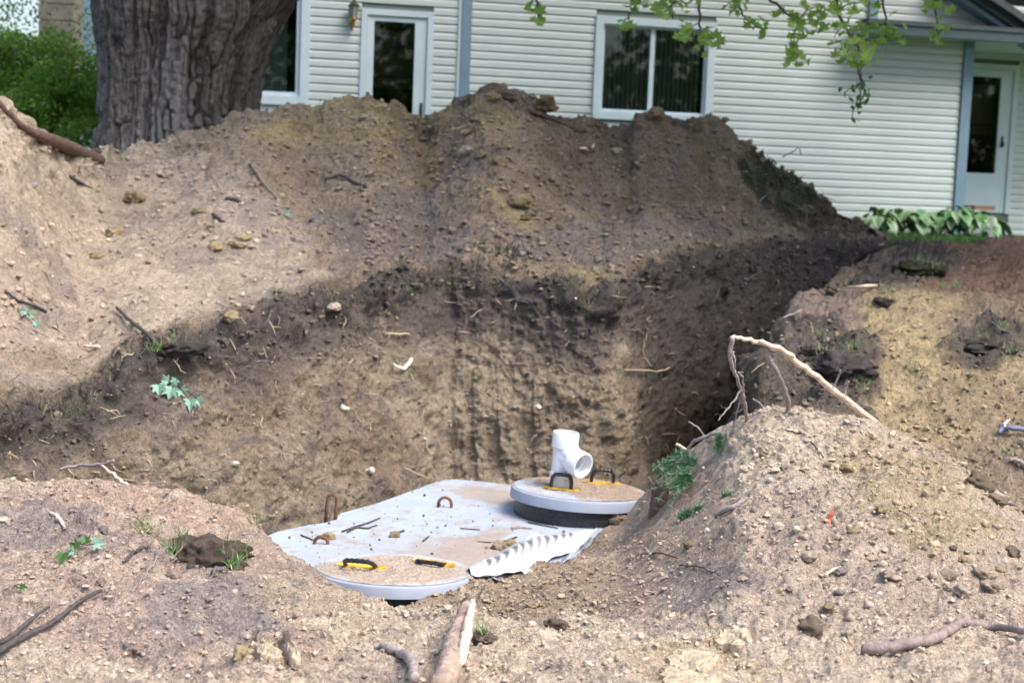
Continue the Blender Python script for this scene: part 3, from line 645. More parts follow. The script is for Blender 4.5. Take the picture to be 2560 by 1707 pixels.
# openings: (u0,u1,z0,z1)
def rect(x0, y0, x1, y1, off=0):
    a = wp(x0, (y0 + y1) / 2, off); b = wp(x1, (y0 + y1) / 2, off); c = wp((x0 + x1) / 2, y0, off); d = wp((x0 + x1) / 2, y1, off)
    return a[0], b[0], d[1], c[1]
LW = rect(590, -40, 774, 262); LD = rect(898, 26, 1078, 440); SW = rect(1484, 48, 1784, 304)
def board(u0, u1, z, off=0.0, h=LAP):
    mb = MB(); prof = [(0.0, 0), (.017, .001), (.017, .006), (.0145, h * .62), (.007, h * .80), (.004, h - .005), (0, h - .005)]
    vs_ = [V3(hp(u, z + b, off + a)) - HL for u in (u0, u1) for a, b in prof]; m = len(prof)
    fs = [(i, i + 1, m + i + 1, m + i) for i in range(m - 1)] + [tuple(range(m - 1, -1, -1)), tuple(range(m, 2 * m))]
    mb.add(vs_, fs); return mb.build('siding_board', SIDING, house)
kmin = int(math.floor((zbot - Z0) / LAP)); kmax = int((ztop - Z0) / LAP)
for k in range(kmin, kmax + 1):
    z = Z0 + k * LAP
    if z > wp(1280, -60)[1]: 
        if k % 3 == 0: board(uL, wp(2900, 100)[0], z, h=LAP * 3)   # above the picture: wide courses only
        continue
    spans = [(uL, uCor)], [(uCor + .0, uR)]
    segs = [[uL, uCor], [uCor + .12, uR]]
    # left section
    for (a, b, c, d) in (LW, LD, SW):
        new = []
        for s in segs:
            if z + LAP > c and z < d and a < s[1] and b > s[0]:
                if a - s[0] > .03: new.append([s[0], a])
                if s[1] - b > .03: new.append([b, s[1]])
            else: new.append(s)
        segs = new
    for s in segs: board(s[0], s[1], z)
    if z > wp(2300, 62)[1]: board(uR, wp(2900, 60)[0], z)
ztopw = ztop + LAP
# wall backing in pieces round the openings
zb0 = zbot - .5
def backing(u0, u1, holes, off=-.004):
    us = sorted(set([u0, u1] + [v for h in holes for v in h[:2]])); mb = MB()
    for a, b in zip(us[:-1], us[1:]):
        cuts = sorted([(h[2], h[3]) for h in holes if h[0] <= a + 1e-6 and h[1] >= b - 1e-6]); z = zb0
        for c, d in cuts:
            if c > z: hbox(mb, a, b, z, c, off - .15, off)
            z = d
        if z < ztopw: hbox(mb, a, b, z, ztopw, off - .15, off)
    return mb.build('wall', SHEATH, house)
backing(uL, uR, [LW, LD, SW])
hpart('foundation', house, M('foundation_block', (.45, .46, .45), .9, noise=[(8, .1, 3, I)]), (uL, uR, zb0 - .2, zbot - .02, -.12, -.0))
# blue corner boards
hpart('corner_trim', house, TRIMB, (uCor, uCor + .12, zb0, ztopw, -.01, .05))
hpart('corner_trim', house, TRIMW, (uCor - .045, uCor - .002, zb0, ztopw, -.01, .035))
hpart('corner_trim', house, TRIMB, (uL - .15, uL + .02, zb0, ztopw, -.15, .05))
uR2 = uR + .005
hpart('corner_trim', house, TRIMB, (uR2, uR2 + .14, zb0, wp(2403, 75)[1], -.14, .05))
u2180 = wp(2178, 40)[0]; hpart('corner_trim', house, TRIMB, (u2180 - .05, u2180 + .07, wp(2180, 62)[1], ztopw, .02, .06))
hpart('side_wall', house, SIDING, (uL - .12, uL - .02, zb0, ztopw, -6, -.16))
# recessed entry wall with its door
OFF = -1.25
def rect2(x0, y0, x1, y1): return rect(x0, y0, x1, y1, OFF)
e0 = wp(2350, 300, OFF)[0]; e1 = wp(3050, 300, OFF)[0]
RD = rect2(2394, 160, 2534, 533)
zb2 = wp(2520, 575, OFF)[1]
kk = int((zb2 - Z0) / LAP) - 1
while Z0 + kk * LAP < wp(2500, 40, OFF)[1]:
    z = Z0 + kk * LAP
    if z + LAP > RD[2] - .02 and z < RD[3]: board(e0, RD[0], z, OFF); board(RD[1], e1, z, OFF)
    else: board(e0, e1, z, OFF)
    kk += 1
mbw = MB(); hbox(mbw, e0, RD[0], zb2 - .3, ztopw, OFF - .15, OFF - .004); hbox(mbw, RD[1], e1, zb2 - .3, ztopw, OFF - .15, OFF - .004); hbox(mbw, RD[0], RD[1], RD[3], ztopw, OFF - .15, OFF - .004)
hbox(mbw, RD[0], RD[1], zb2 - .3, RD[2] - .0, OFF - .15, OFF - .004)
mbw.build('wall', SHEATH, house)
hpart('return_wall', house, SIDING, (uR - .02, uR + .10, zb0, wp(2403, 75)[1], OFF, -.15))
# porch soffit, gutter and fascia over the right hand side
g0 = wp(2166, 70, .4)[0]; g1 = wp(3050, 90, .4)[0]; gz1 = wp(2300, 62, .4)[1]; gz0 = wp(2300, 92, .4)[1]
hpart('soffit', house, TRIMW, (g0, g1, gz0 + .02, gz0 + .05, OFF, .36))
hpart('gutter', house, GUTTER, (g0 - .02, g1, gz0 - .0, gz1 - .03, .363, .47), (g0 - .02, g1, gz1 - .029, gz1 - .005, .45, .49))
hpart('roof_edge', house, SHINGLE, (g0, g1, gz1, gz1 + .03, .05, .46))
# rake of the roof above, top right corner
def rake(name, mat, pxa, pya, pxb, pyb, o0, o1, th):
    a = wp(pxa, pya, o1); b = wp(pxb, pyb, o1); mb = MB()
    vs_ = [V3(hp(u, z + dz, o)) - HL for (u, z) in (a, b) for dz in (0, th) for o in (o0, o1)]
    mb.add(vs_, [(0, 1, 3, 2), (4, 6, 7, 5), (0, 4, 5, 1), (2, 3, 7, 6), (0, 2, 6, 4), (1, 5, 7, 3)]); return mb.build(name, mat, house)
rake('rake_board', GUTTER, 2400, -22, 2620, 125, .0, .30, .16)
rake('rake_board', TRIMB, 2400, 0, 2620, 147, .0, .24, .07)
rake('roof_edge', SHINGLE, 2380, -66, 2640, 108, -.5, .42, .10)

def frame(mb, u0, u1, z0, z1, w_, o0, o1, bottom=True):
    hbox(mb, u0, u0 + w_, z0, z1, o0, o1); hbox(mb, u1 - w_, u1, z0, z1, o0, o1); hbox(mb, u0 + w_ + .0005, u1 - w_ - .0005, z1 - w_, z1 - .001, o0, o1 - .002)
    if bottom: hbox(mb, u0 + w_ + .0005, u1 - w_ - .0005, z0 + .001, z0 + w_, o0, o1 - .002)
    return mb
def subempty(name, u, z, label=None):
    e = bpy.data.objects.new(name, None); COL.objects.link(e); e.parent = house; e.empty_display_size = .1
    if label: e['label'] = label
    return e
# sliding window
W = subempty('window', 0, 0, 'white framed sliding window with dark vertical blinds')
u0, u1, z0, z1 = SW; frame(MB(), u0, u1, z0, z1, .10, -.02, .045).build('casing', TRIMW, W)
gl0, gl1, gz0_, gz1_ = rect(1503, 62, 1764, 291); um = wp(1630, 170)[0]
frame(MB(), u0 + .101, u1 - .101, z0 + .101, z1 - .101, .03, -.06, .0).build('sash', TRIMW, W)
hpart('meeting_rail', W, TRIMW, (um - .03, um + .03, z0 + .132, z1 - .132, -.05, -.01))
hpart('pane', W, GLASS, (u0 + .12, um - .031, z0 + .12, z1 - .12, -.044, -.040)); hpart('pane', W, GLASS, (um + .031, u1 - .12, z0 + .12, z1 - .12, -.036, -.032))
for side, (a, b) in enumerate(((u0 + .13, um - .03), (um + .03, u1 - .13))):
    uu = a
    while uu < b:
        mb = MB(); w2 = .05; an = .75
        vs_ = [V3(hp(uu - math.cos(an) * w2 / 2, z, -.12 - math.sin(an) * w2 / 2)) - HL for z in (z0 + .05, z1 - .05)] + [V3(hp(uu + math.cos(an) * w2 / 2, z, -.12 + math.sin(an) * w2 / 2)) - HL for z in (z0 + .05, z1 - .05)]
        mb.add(vs_, [(0, 1, 3, 2)]); mb.build('blind_slat', BLIND, W); uu += .062
# left window, partly behind the trunk
W2 = subempty('window', 0, 0, 'white framed window with a pale green curtain behind the trunk')
u0, u1, z0, z1 = LW; frame(MB(), u0, u1, z0, z1, .11, -.02, .045).build('casing', TRIMW, W2)
frame(MB(), u0 + .111, u1 - .111, z0 + .111, z1 - .111, .05, -.06, .0).build('sash', TRIMW, W2)
hpart('pane', W2, GLASS, (u0 + .14, u1 - .14, z0 + .14, z1 - .14, -.044, -.040))
mb = MB(); n_ = 40; vs_ = []; fs = []
for i in range(n_ + 1):
    uu = u0 + .1 + (u1 - u0 - .36) * i / n_
    for z in (z0 + .05, z1 - .05): vs_.append(V3(hp(uu, z, -.14 - .02 * math.sin(i * 1.9))) - HL)
for i in range(n_): fs.append((2 * i, 2 * i + 1, 2 * i + 3, 2 * i + 2))
mb.add(vs_, fs); mb.build('curtain', CURTAIN, W2, smooth=True)
# doors
def door(lbl, D, off, glassr, knob, hinge):
    Dr = subempty('door', 0, 0, lbl); u0, u1, z0, z1 = D
    frame(MB(), u0, u1, z0, z1, .075, off - .02, off + .035, bottom=False).build('door_frame', TRIMW, Dr)
    a, b, c, d = glassr; s0, s1 = u0 + .080, u1 - .080; t0, t1 = z0 + .01, z1 - .080
    mb = MB(); hbox(mb, s0, a, t0, t1, off - .03, off + .012); hbox(mb, b, s1, t0, t1, off - .03, off + .012)
    hbox(mb, a, b, d, t1, off - .03, off + .0118); hbox(mb, a, b, t0, c, off - .03, off + .0118); mb.build('door_slab', TRIMW, Dr)
    hpart('pane', Dr, GLASS, (a, b, c, d, off - .012, off - .008))
    zm = (c + d) / 2; hpart('glass_bar', Dr, INTERIOR, (a, b, zm - .012, zm + .012, off - .02, off - .013))
    ku, kz = knob; mb = MB(); hbox(mb, ku - .018, ku + .018, kz - .10, kz + .06, off + .0125, off + .022); hbox(mb, ku - .012, ku + .012, kz - .09, kz - .02, off + .022, off + .06)
    mb.build('handle', BLACKM, Dr)
    hpart('inner_panel', Dr, M('wood_inner_door', (.10, .055, .025), .6, noise=[(3, .5, 3, (1, 1, .2))]), (a - .03, b + .03, c + .9 * (d - c) * .45, d - .1, off - .22, off - .20))
door('white storm door with dark glass beside the brass wall lantern', LD, 0, rect(932, 55, 1034, 330), wp(1052, 270), 0)
door('white storm door under the porch roof at the right edge', RD, OFF, rect2(2411, 192, 2495, 433), wp(2504, 352, OFF), 0)
# dark rooms behind the glass
def room(u0, u1, z0, z1, off):
    mb = MB(); hbox(mb, u0 - .2, u1 + .2, z0 - .2, z1 + .2, off - 1.6, off - 1.55); hbox(mb, u0 - .25, u0 - .2, z0 - .2, z1 + .2, off - 1.6, off - .16); hbox(mb, u1 + .2, u1 + .25, z0 - .2, z1 + .2, off - 1.6, off - .16)
    hbox(mb, u0 - .2, u1 + .2, z0 - .25, z0 - .2, off - 1.6, off - .16); hbox(mb, u0 - .2, u1 + .2, z1 + .2, z1 + .25, off - 1.6, off - .16); mb.build('room', INTERIOR, house)
room(*LW, 0); room(*LD, 0); room(*SW, 0); room(*RD, OFF)
hpart('roof', house, SHINGLE, (uL - .5, e1, ztopw, ztopw + .1, -9, .5))
hpart('back_wall', house, SHEATH, (uL, e1, zb0, ztopw, -9, -8.8))
# doorstep and downspout shoe near the entry
hpart('doorstep', house, M('doorstep_wood', (.25, .13, .09), .8), (*[wp(x, 520, -.9)[0] for x in (2375, 2425)], wp(2400, 522, -.9)[1], wp(2400, 512, -.9)[1], -1.2, -.2))
# lantern
lu, lz = wp(882, 30); S = 1.0
L = subempty('wall_lantern', 0, 0, 'brass carriage lantern')
def hl(u, z, o): return V3(hp(lu + u, lz + z, o)) - HL
mb = MB(); mb.lathe([(.0, -.16), (.03, -.155), (.045, -.12), (.04, -.03), (.0, -.02)], hl(-.01, -.02, .03), V3(hn) * .0 + Vector((0, 0, 1)), 16); mb.build('back_plate', BRASS, L, smooth=True)
mb = MB(); mb.lathe([(.035, -.11), (.045, -.105), (.062, .04), (.058, .045), (.0, .045)], hl(0, .01, .11), (0, 0, 1), 6); mb.build('lantern_glass', M('lantern_glass', (.35, .37, .35), .15), L)
mb = MB(); mb.lathe([(.075, .045), (.08, .055), (.04, .09), (.02, .10), (.022, .12), (.0, .15)], hl(0, .01, .11), (0, 0, 1), 6)
for k in range(6):
    a = k * math.pi / 3; mb.tube([hl(.040 * math.cos(a), -.10, .11 + .04 * math.sin(a)), hl(.064 * math.cos(a), .055, .11 + .064 * math.sin(a))], .005, 5)
mb.build('cap', DBRASS, L)
mb = MB(); mb.lathe([(.0, -.19), (.008, -.18), (.012, -.15), (.02, -.14), (.04, -.115), (.045, -.10), (.0, -.095)], hl(0, .01, .11), (0, 0, 1), 12)
mb.tube([hl(0, -.11, .11), hl(-.01, -.22, .09), hl(-.01, -.24, .05), hl(-.01, -.18, .02)], .010, 8); mb.build('scroll_arm', BRASS, L, smooth=True)

# block pillar at the far left
pu0 = atY(110, 60, 17.5); pu1 = atY(194, 60, 17.5); pw = pu1[0] - pu0[0]; pcx = (pu0[0] + pu1[0]) / 2
pil = empty('block_pillar', (pcx, 17.5, 1.1)); tag(pil, 'grey brown block chimney rising behind the bush at the left', 'pillar')
zj = [atY(150, y, 17.5)[2] for y in (-38, 15, 57, 92, 132)]
hh = .165; zz = 1.1; rows_ = []
base_j = zj[1]
k0 = int((1.1 - base_j) / .185) - 1
mb = MB().box((0, 0, 1.6), (pw - .02, .36, 3.2)); mb.build('mortar_core', MORTAR, pil)
for k in range(k0, k0 + 24):
    z = base_j + k * .185
    if z < 1.15 or z > 4.4: continue
    ww = pw + random.uniform(-.01, .01); mb = MB(); mb.box((random.uniform(-.004, .004), 0, z + .0925 - 1.1), (ww, .40, .172)); mb.build('block', PILLB, pil)

# ================================================================== VEGETATION
def leaf_quads(P, size, cols, rs, droop=.0, aspect=.6):
    """many small folded leaves; P (N,3)"""
    N = len(P); d = rs.normal(size=(N, 3)); d /= np.linalg.norm(d, axis=1, keepdims=True); e = np.cross(d, rs.normal(size=(N, 3))); e /= np.linalg.norm(e, axis=1, keepdims=True)
    s = (size * rs.uniform(.6, 1.3, N))[:, None]
    a = P - d * s * .5; b = P + e * s * aspect * .5; c = P + d * s * .5; f = P - e * s * aspect * .5
    V = np.stack([a, b, c, f], 1).reshape(-1, 3); F_ = np.arange(N * 4).reshape(N, 4)
    return V, F_, np.repeat(cols, 4, 0)
# ---- the big maple
TY = 13.6
tl = [(-700, 215, 700), (-260, 220, 800), (-60, 232, 792), (0, 238, 762), (30, 240, 735), (60, 243, 712), (100, 248, 690), (150, 253, 672), (200, 257, 660), (250, 255, 650), (300, 252, 652), (340, 247, 665), (420, 225, 700), (520, 190, 740)]
maple = empty('maple_tree', atY(450, 420, TY)); tag(maple, 'massive old maple with furrowed grey bark behind the mound, branches hanging before the house', 'tree')
ML = Vector(maple.location)
ys = np.linspace(-700, 520, 330); a = np.array(tl, float)
xl = gsm(np.interp(ys, a[:, 0], a[:, 1]), 4, 0); xr = gsm(np.interp(ys, a[:, 0], a[:, 2]), 4, 0)
xl = np.where(ys < -60, np.interp(ys, [-700, -60], [260, 232]), xl); xr = np.where(ys < 0, np.interp(ys, [-700, -120, 0], [640, 690, 715]), np.minimum(xr, 715))
NT = 420; th = np.linspace(0, 2 * math.pi, NT, endpoint=False)
Lp = atY(xl, ys, TY); Rp = atY(xr, ys, TY); cen = (Lp + Rp) / 2; rad = (Rp - Lp)[:, 0] / 2
P = np.zeros((len(ys), NT, 3)); P[..., 0] = cen[:, None, 0] + rad[:, None] * np.cos(th); P[..., 1] = TY + rad[:, None] * .8 * np.sin(th); P[..., 2] = cen[:, None, 2]
nrm = np.zeros_like(P); nrm[..., 0] = np.cos(th); nrm[..., 1] = np.sin(th)
# broad flutes then furrowed bark plates
Q = P.copy(); flute = fbm(np.stack([np.cos(th) * 2.1 + 0 * P[..., 0], np.sin(th) * 2.1 + 0 * P[..., 0], P[..., 2] * .35], -1), 1.3, 2, 601)
q1 = np.stack([np.cos(th) * 1.0 + .022 * fbm(P, 5, 2, 605) + 0 * P[..., 0], np.sin(th) * 1.0 + .022 * fbm(P, 5, 2, 606), P[..., 2] * .16 + .03 * fbm(P, 7, 2, 607)], -1)
rid = 1 - np.abs(vnoise(q1, 11, 611)) * 2.6; rid2 = 1 - np.abs(vnoise(q1 * np.array([1, 1, 1.6]), 27, 612)) * 2.4
bark = np.clip(rid, -.6, 1); bark2 = np.clip(rid2, -.6, 1)
P = P + nrm * (.06 * flute - .045 * sstep(.2, .95, bark) - .020 * sstep(.1, .95, bark2) + .006 * fbm(P, 30, 2, 615))[..., None]
dark = np.clip(.75 * sstep(.3, .9, bark) + .5 * sstep(.3, .9, bark2), 0, 1)
Cb = np.zeros(P.shape) + np.array([.145, .128, .115]); nb = fbm(P * np.array([1, 1, .3]), 3, 3, 620)
Cb = mix(Cb, np.array([.125, .095, .082]), sstep(.3, .8, nb) * .5); Cb = mix(Cb, np.array([.20, .19, .18]), sstep(-.1, -.6, nb) * .7); Cb = mix(Cb, np.array([.045, .036, .034]), dark * .9)
i = (np.arange(len(ys) - 1)[:, None] * NT + np.arange(NT)[None]); j = (np.arange(len(ys) - 1)[:, None] * NT + (np.arange(NT)[None] + 1) % NT)
ff = np.stack([i, i + NT, j + NT, j], -1).reshape(-1, 4)
link('trunk', npmesh('trunk', P.reshape(-1, 3) - np.array(ML), ff, Cb.reshape(-1, 3)), BARK, maple)
# big limb leaving the trunk toward the upper right, rising out of the picture
def limb(pts, rads, nseg=120, nt=160, seed=0):
    pts = np.array(pts); t = np.linspace(0, len(pts) - 1, nseg); k = np.arange(len(pts))
    Cn = np.stack([gsm(np.interp(t, k, pts[:, i]), 5, 0) for i in range(3)], 1); rr = np.interp(t, k, rads)
    T = np.gradient(Cn, axis=0); T /= np.linalg.norm(T, axis=1, keepdims=True); A = np.cross(T, [0, 1, 0]); A /= np.linalg.norm(A, axis=1, keepdims=True); B = np.cross(T, A)
    th = np.linspace(0, 2 * math.pi, nt, endpoint=False); Nn = A[:, None] * np.cos(th)[None, :, None] + B[:, None] * np.sin(th)[None, :, None]
    q = np.stack([np.cos(th)[None] + 0 * t[:, None], np.sin(th)[None] + 0 * t[:, None], (t * .35)[:, None] + 0 * th[None]], -1) + .03
    b1 = 1 - np.abs(vnoise(q + seed, 7, 631)) * 2.2; b2 = 1 - np.abs(vnoise(q, 15, 632)) * 2
    P = Cn[:, None] + Nn * (rr[:, None] * (1 + .12 * fbm(q, 1.5, 2, 634)) - .035 * sstep(.2, .95, b1) - .015 * sstep(.2, .95, b2))[..., None]
    c = np.zeros(P.shape) + np.array([.12, .10, .095]); c = mix(c, np.array([.04, .032, .03]), np.clip(sstep(.3, .9, b1) + .5 * sstep(.3, .9, b2), 0, 1) * .8)
    i = (np.arange(nseg - 1)[:, None] * nt + np.arange(nt)[None]); j = (np.arange(nseg - 1)[:, None] * nt + (np.arange(nt)[None] + 1) % nt)
    link('limb', npmesh('limb', P.reshape(-1, 3) - np.array(ML), np.stack([i, i + nt, j + nt, j], -1).reshape(-1, 4), c.reshape(-1, 3)), BARK, maple)
limb([atY(470, 260, TY), atY(520, 130, TY - .05), atY(600, 20, TY - .1), atY(720, -110, TY - .3), atY(900, -300, TY - .7), atY(1300, -560, TY - 1.5)], [.40, .44, .36, .29, .24, .16])
limb([atY(380, -250, TY), atY(300, -500, TY), atY(100, -900, TY - 1)], [.45, .3, .2], seed=3)
limb([atY(520, -300, TY), atY(700, -700, TY - .5), atY(1100, -1000, TY - 2.5), atY(1900, -1150, TY - 3)], [.45, .35, .25, .12], seed=5)

# leaf: five-lobed maple leaf with a slight fold
def maple_leaf_mesh(name, seed, mat, curl=.15):
    rs = np.random.RandomState(seed); lob = [(-90, .12), (-60, .42), (-48, .30), (-20, .55), (-2, .72), (8, .42), (28, .60), (45, .95), (58, .50), (78, .72), (90, 1.05)]
    pts = [(-.0, -.15)]
    for ang, r_ in lob[:-1]: pts.append((r_ * math.cos(R(ang)) * .55, r_ * math.sin(R(ang)) * .55 + .0))
    top = [(0, 1.05 * .55)]; left = [(-x, y) for x, y in pts[:0:-1]]; ring = pts[1:] + top + left
    V = [(0, 0, 0)] + [(x, y, curl * (abs(x) * .9 - y * y * .8) + rs.uniform(-.02, .02)) for x, y in ring]; m = len(ring)
    me = bpy.data.meshes.new(name); me.from_pydata(V, [], [(0, i + 1, (i + 1) % m + 1) for i in range(m)]); me.update(); me.materials.append(mat); return me
leafM = [maple_leaf_mesh('leaf', s, LEAFG, .35) for s in range(4)]
leafPale = [maple_leaf_mesh('leaf', s, LEAFU, .5) for s in range(3)]
leafDk = [maple_leaf_mesh('leaf', s, LEAFD, .5) for s in range(3)]
def place_leaf(me, parent, p, size, rs, face=None, name='leaf'):
    o = bpy.data.objects.new(name, me); COL.objects.link(o)
    if parent is not None: o.parent = parent
    o.location = p; o.scale = (size,) * 3
    o.rotation_euler = face if face is not None else (rs.uniform(-.9, 1.6), rs.uniform(-1, 1), rs.uniform(0, 6.28)); return o
# hanging branch sprays: photo path, depth; leaves clustered round given photo spots
sprays = [
 (12.0, [(1340, -60), (1342, 0), (1348, 25), (1345, 60)], [(1325, 15, 22, 5), (1345, 20, 25, 4), (1350, 55, 26, 5)]),
 (12.3, [(1600, -80), (1585, 20), (1570, 50)], [(1555, 60, 35, 7), (1590, 12, 35, 7), (1620, 8, 40, 8)]),
 (11.8, [(1690, -80), (1675, 0), (1682, 48)], [(1680, 25, 50, 16), (1660, 10, 45, 8), (1720, 10, 40, 8)]),
 (11.6, [(1745, -90), (1750, 20), (1748, 70), (1765, 95)], [(1740, 88, 45, 10), (1765, 115, 45, 10), (1790, 108, 25, 5), (1710, 88, 30, 5)]),
 (12.0, [(1850, -90), (1838, 0), (1860, 45), (1885, 75)], [(1850, 15, 40, 7), (1885, 55, 35, 7), (1905, 75, 35, 7), (1830, 30, 25, 4)]),
 (11.5, [(1900, -80), (1922, 0), (1965, 30), (1990, 55), (1992, 110)], [(1960, 40, 35, 6), (2000, 50, 45, 10), (2020, 75, 40, 8), (1995, 140, 45, 14), (1975, 150, 25, 5), (2060, 60, 35, 6), (2035, 20, 35, 7), (1985, 105, 25, 4)]),
 (11.3, [(2080, -90), (2090, 10), (2110, 70), (2140, 115), (2155, 150), (2150, 185)], [(2110, 30, 45, 9), (2145, 10, 45, 8), (2130, 75, 35, 6), (2150, 120, 45, 10), (2185, 150, 35, 5), (2110, 150, 30, 5), (2085, 95, 30, 5)]),
 (11.3, [(2150, 185), (2152, 205), (2165, 235)], [(2140, 165, 20, 4)]),
 (11.9, [(2210, -70), (2208, 20), (2215, 95)], [(2210, 60, 45, 9), (2195, 90, 45, 9), (2225, 105, 45, 9), (2180, 20, 40, 6), (2240, 75, 30, 5)]),
 (12.2, [(2340, -80), (2338, 0), (2345, 90)], [(2335, 25, 45, 8), (2360, 15, 30, 4), (2345, 90, 35, 7), (2355, 80, 30, 3)]),
]
lr = np.random.RandomState(3)
for (Y, path, cl) in sprays:
    pts = [V3(atY(x, y, Y + .05 * k)) for k, (x, y) in enumerate(path)]
    pts2 = []
    for a_, b_ in zip(pts[:-1], pts[1:]):
        for q in range(5): pts2.append(a_.lerp(b_, q / 5) + Vector(lr.normal(size=3) * .008))
    pts2.append(pts[-1]); org = pts2[0]
    mb = MB(); m_ = len(pts2); mb.tube([p - ML for p in pts2], [.014 - .010 * i / m_ for i in range(m_)], 6)
    for (x, y, r_, c_) in cl:
        tgt = V3(atY(x, y, Y)); s_ = min(pts2, key=lambda p: (p - tgt).length); mb.tube([s_ - ML, (s_ + tgt) / 2 - ML + Vector((0, 0, .02)), tgt - ML], [.006, .004, .003], 5)
    br = mb.build('branch', DARKTWIG, maple)
    for (x, y, r_, c_) in cl:
        for q in range(c_):
            aa = lr.uniform(0, 6.28); rr_ = r_ * math.sqrt(lr.rand()) * .85
            p = V3(atY(x + rr_ * math.cos(aa), y + rr_ * math.sin(aa) * .75, Y + lr.uniform(-.2, .2)))
            place_leaf(leafM[lr.randint(4)], br, p - ML, lr.uniform(.075, .145), lr, (lr.uniform(.3, 1.5), lr.uniform(-.6, .6), lr.uniform(0, 6.28)))
# drooping seed tassels under the long spray
mb = MB(); tass = []
for (x0, y0, x1, y1) in ((2150, 205, 2110, 235), (2165, 225, 2150, 260), (2158, 200, 2130, 300), (2140, 205, 2160, 250), (2160, 225, 2145, 275)):
    pts = [V3(atY(x0 + (x1 - x0) * t + 3 * math.sin(6 * t), y0 + (y1 - y0) * t, 11.3)) for t in np.linspace(0, 1, 6)]
    mb.tube([p - ML for p in pts], .0035, 5)
    for p in pts[2:]: tass += [p + Vector(lr.normal(size=3) * .03) for _ in range(2)]
V_, F_, cc_ = leaf_quads(np.array(tass) - np.array(ML), .06, np.ones((len(tass), 3)), lr)
mb.build('branch', DARKTWIG, maple); link('drooping_leaves', npmesh('drooping_leaves', V_, F_), LEAFD, maple)['kind'] = 'stuff'
# right corner leaf spray close
mb = MB(); V_ = []; 
for (dx, dy, an) in ((2510, 30, 200), (2535, 40, 240), (2550, 20, 260), (2525, 5, 190), (2548, -10, 230)):
    pass
# the crown above the picture, which shades mound and house
rs = np.random.RandomState(12); N = 16000
q = rs.normal(size=(N, 3)); q /= np.linalg.norm(q, axis=1, keepdims=True); q *= (rs.rand(N, 1) ** .4)
Pc = q * np.array([8.5, 5.0, 2.4]) + np.array([5.5, 13.0, 7.2]); keep = (vnoise(Pc, .9, 640) > -.25); Pc = Pc[keep]
zl = 1.6 + (Pc[:, 1]) * .125 + 1.0; Pc = Pc[Pc[:, 2] > zl]
V_, F_, cc_ = leaf_quads(Pc - np.array(ML), .30, np.ones((len(Pc), 3)), rs, aspect=.8)
o = link('crown', npmesh('crown', V_, F_, smooth=False), CROWN, maple); o['kind'] = 'stuff'

# trees behind the camera: only their mirror image shows, in the window panes
for k, (x, y, r_, lab) in enumerate(((4, -24, 8, 'first tree mirrored in the window panes'), (17, -24, 8, 'second tree mirrored in the window panes'), (29, -20, 8, 'third tree mirrored in the window panes'), (40, -14, 8, 'fourth tree mirrored in the window panes'), (50, -6, 8, 'fifth tree mirrored in the window panes'))):
    t = empty('garden_tree', (x, y, 0)); tag(t, lab, 'tree', 'trees mirrored in the windows')
    mb = MB(); mb.tube([(0, 0, -.5), (.1, 0, 3), (0, .2, 7)], [.35, .28, .15], 10, wob=.08, col=(.1, .09, .08)); mb.build('trunk', BARK, t, smooth=True)
    q = rs.normal(size=(7000, 3)); q /= np.linalg.norm(q, axis=1, keepdims=True); q *= (rs.rand(7000, 1) ** .4); Pc = q * np.array([r_, r_ * .8, 4.2]) + np.array([0, 0, 5.4]); Pc = Pc[vnoise(Pc + k * 9, .55, 650) > -.38]
    V_, F_, cc_ = leaf_quads(Pc, .45, np.ones((len(Pc), 3)), rs, aspect=.8); o = link('crown', npmesh('crown', V_, F_, smooth=False), CROWN, t); o['kind'] = 'stuff'

# ---- bush at the left
bush = empty('bush', atY(120, 360, 15)); tag(bush, 'dense bright green shrub left of the big maple trunk', 'bush'); BL = np.array(bush.location)
pts = []; cols = []
for (x, y, rx, ry, dY, n_) in ((60, 190, 120, 110, 15.2, 6500), (0, 150, 90, 80, 15.4, 3000), (150, 235, 90, 90, 14.9, 4500), (225, 250, 50, 70, 14.8, 2200), (70, 290, 150, 70, 14.6, 4500), (150, 120, 45, 50, 15.3, 900), (235, 160, 22, 30, 15.1, 350), (-120, 200, 130, 130, 15.4, 3000), (210, 330, 60, 40, 14.4, 900)):
    c = atY(x, y, dY); s = dY / F; q = rs.normal(size=(n_, 3)); q /= np.linalg.norm(q, axis=1, keepdims=True); q *= (rs.rand(n_, 1) ** .33); pp = c + q * np.array([rx * s, .55, ry * s]); g_ = vnoise(pp, 5.5, 660); kq = g_ > -.38
    pp = pp[kq]; pts.append(pp)
    cc = np.zeros((len(pp), 3)) + np.array([.075, .155, .022]); v_ = vnoise(pp, 3, 661); cc = cc * (1 + .5 * v_[:, None]); hi = rs.rand(len(pp)) < .3; cc[hi] = cc[hi] * 1.6 + np.array([.03, .04, 0]); cols.append(cc)
for (x, y, n_) in ((20, 40, 260), (60, 30, 160), (205, 60, 120), (212, 110, 160)):   # thin sprays against the sky
    c = atY(x, y, 16.5); pp = c + rs.normal(size=(n_, 3)) * np.array([.16, .2, .16]); pts.append(pp); cols.append(np.zeros((n_, 3)) + np.array([.06, .10, .04]))
V_, F_, cc_ = leaf_quads(np.concatenate(pts) - BL, .052, np.concatenate(cols), rs, aspect=.5)
o = link('foliage', npmesh('foliage', V_, F_, cc_, smooth=False), BUSHM, bush); o['kind'] = 'stuff'
mb = MB()
for k in range(14):
    x = 20 + k * 16; b0 = V3(atY(x, 350, 15) - BL); mb.tube([b0, b0 + Vector((random.uniform(-.1, .1), 0, .4)), b0 + Vector((random.uniform(-.25, .25), random.uniform(-.2, .2), .9))], [.014, .01, .004], 6)
mb.build('stems', DARKTWIG, bush)

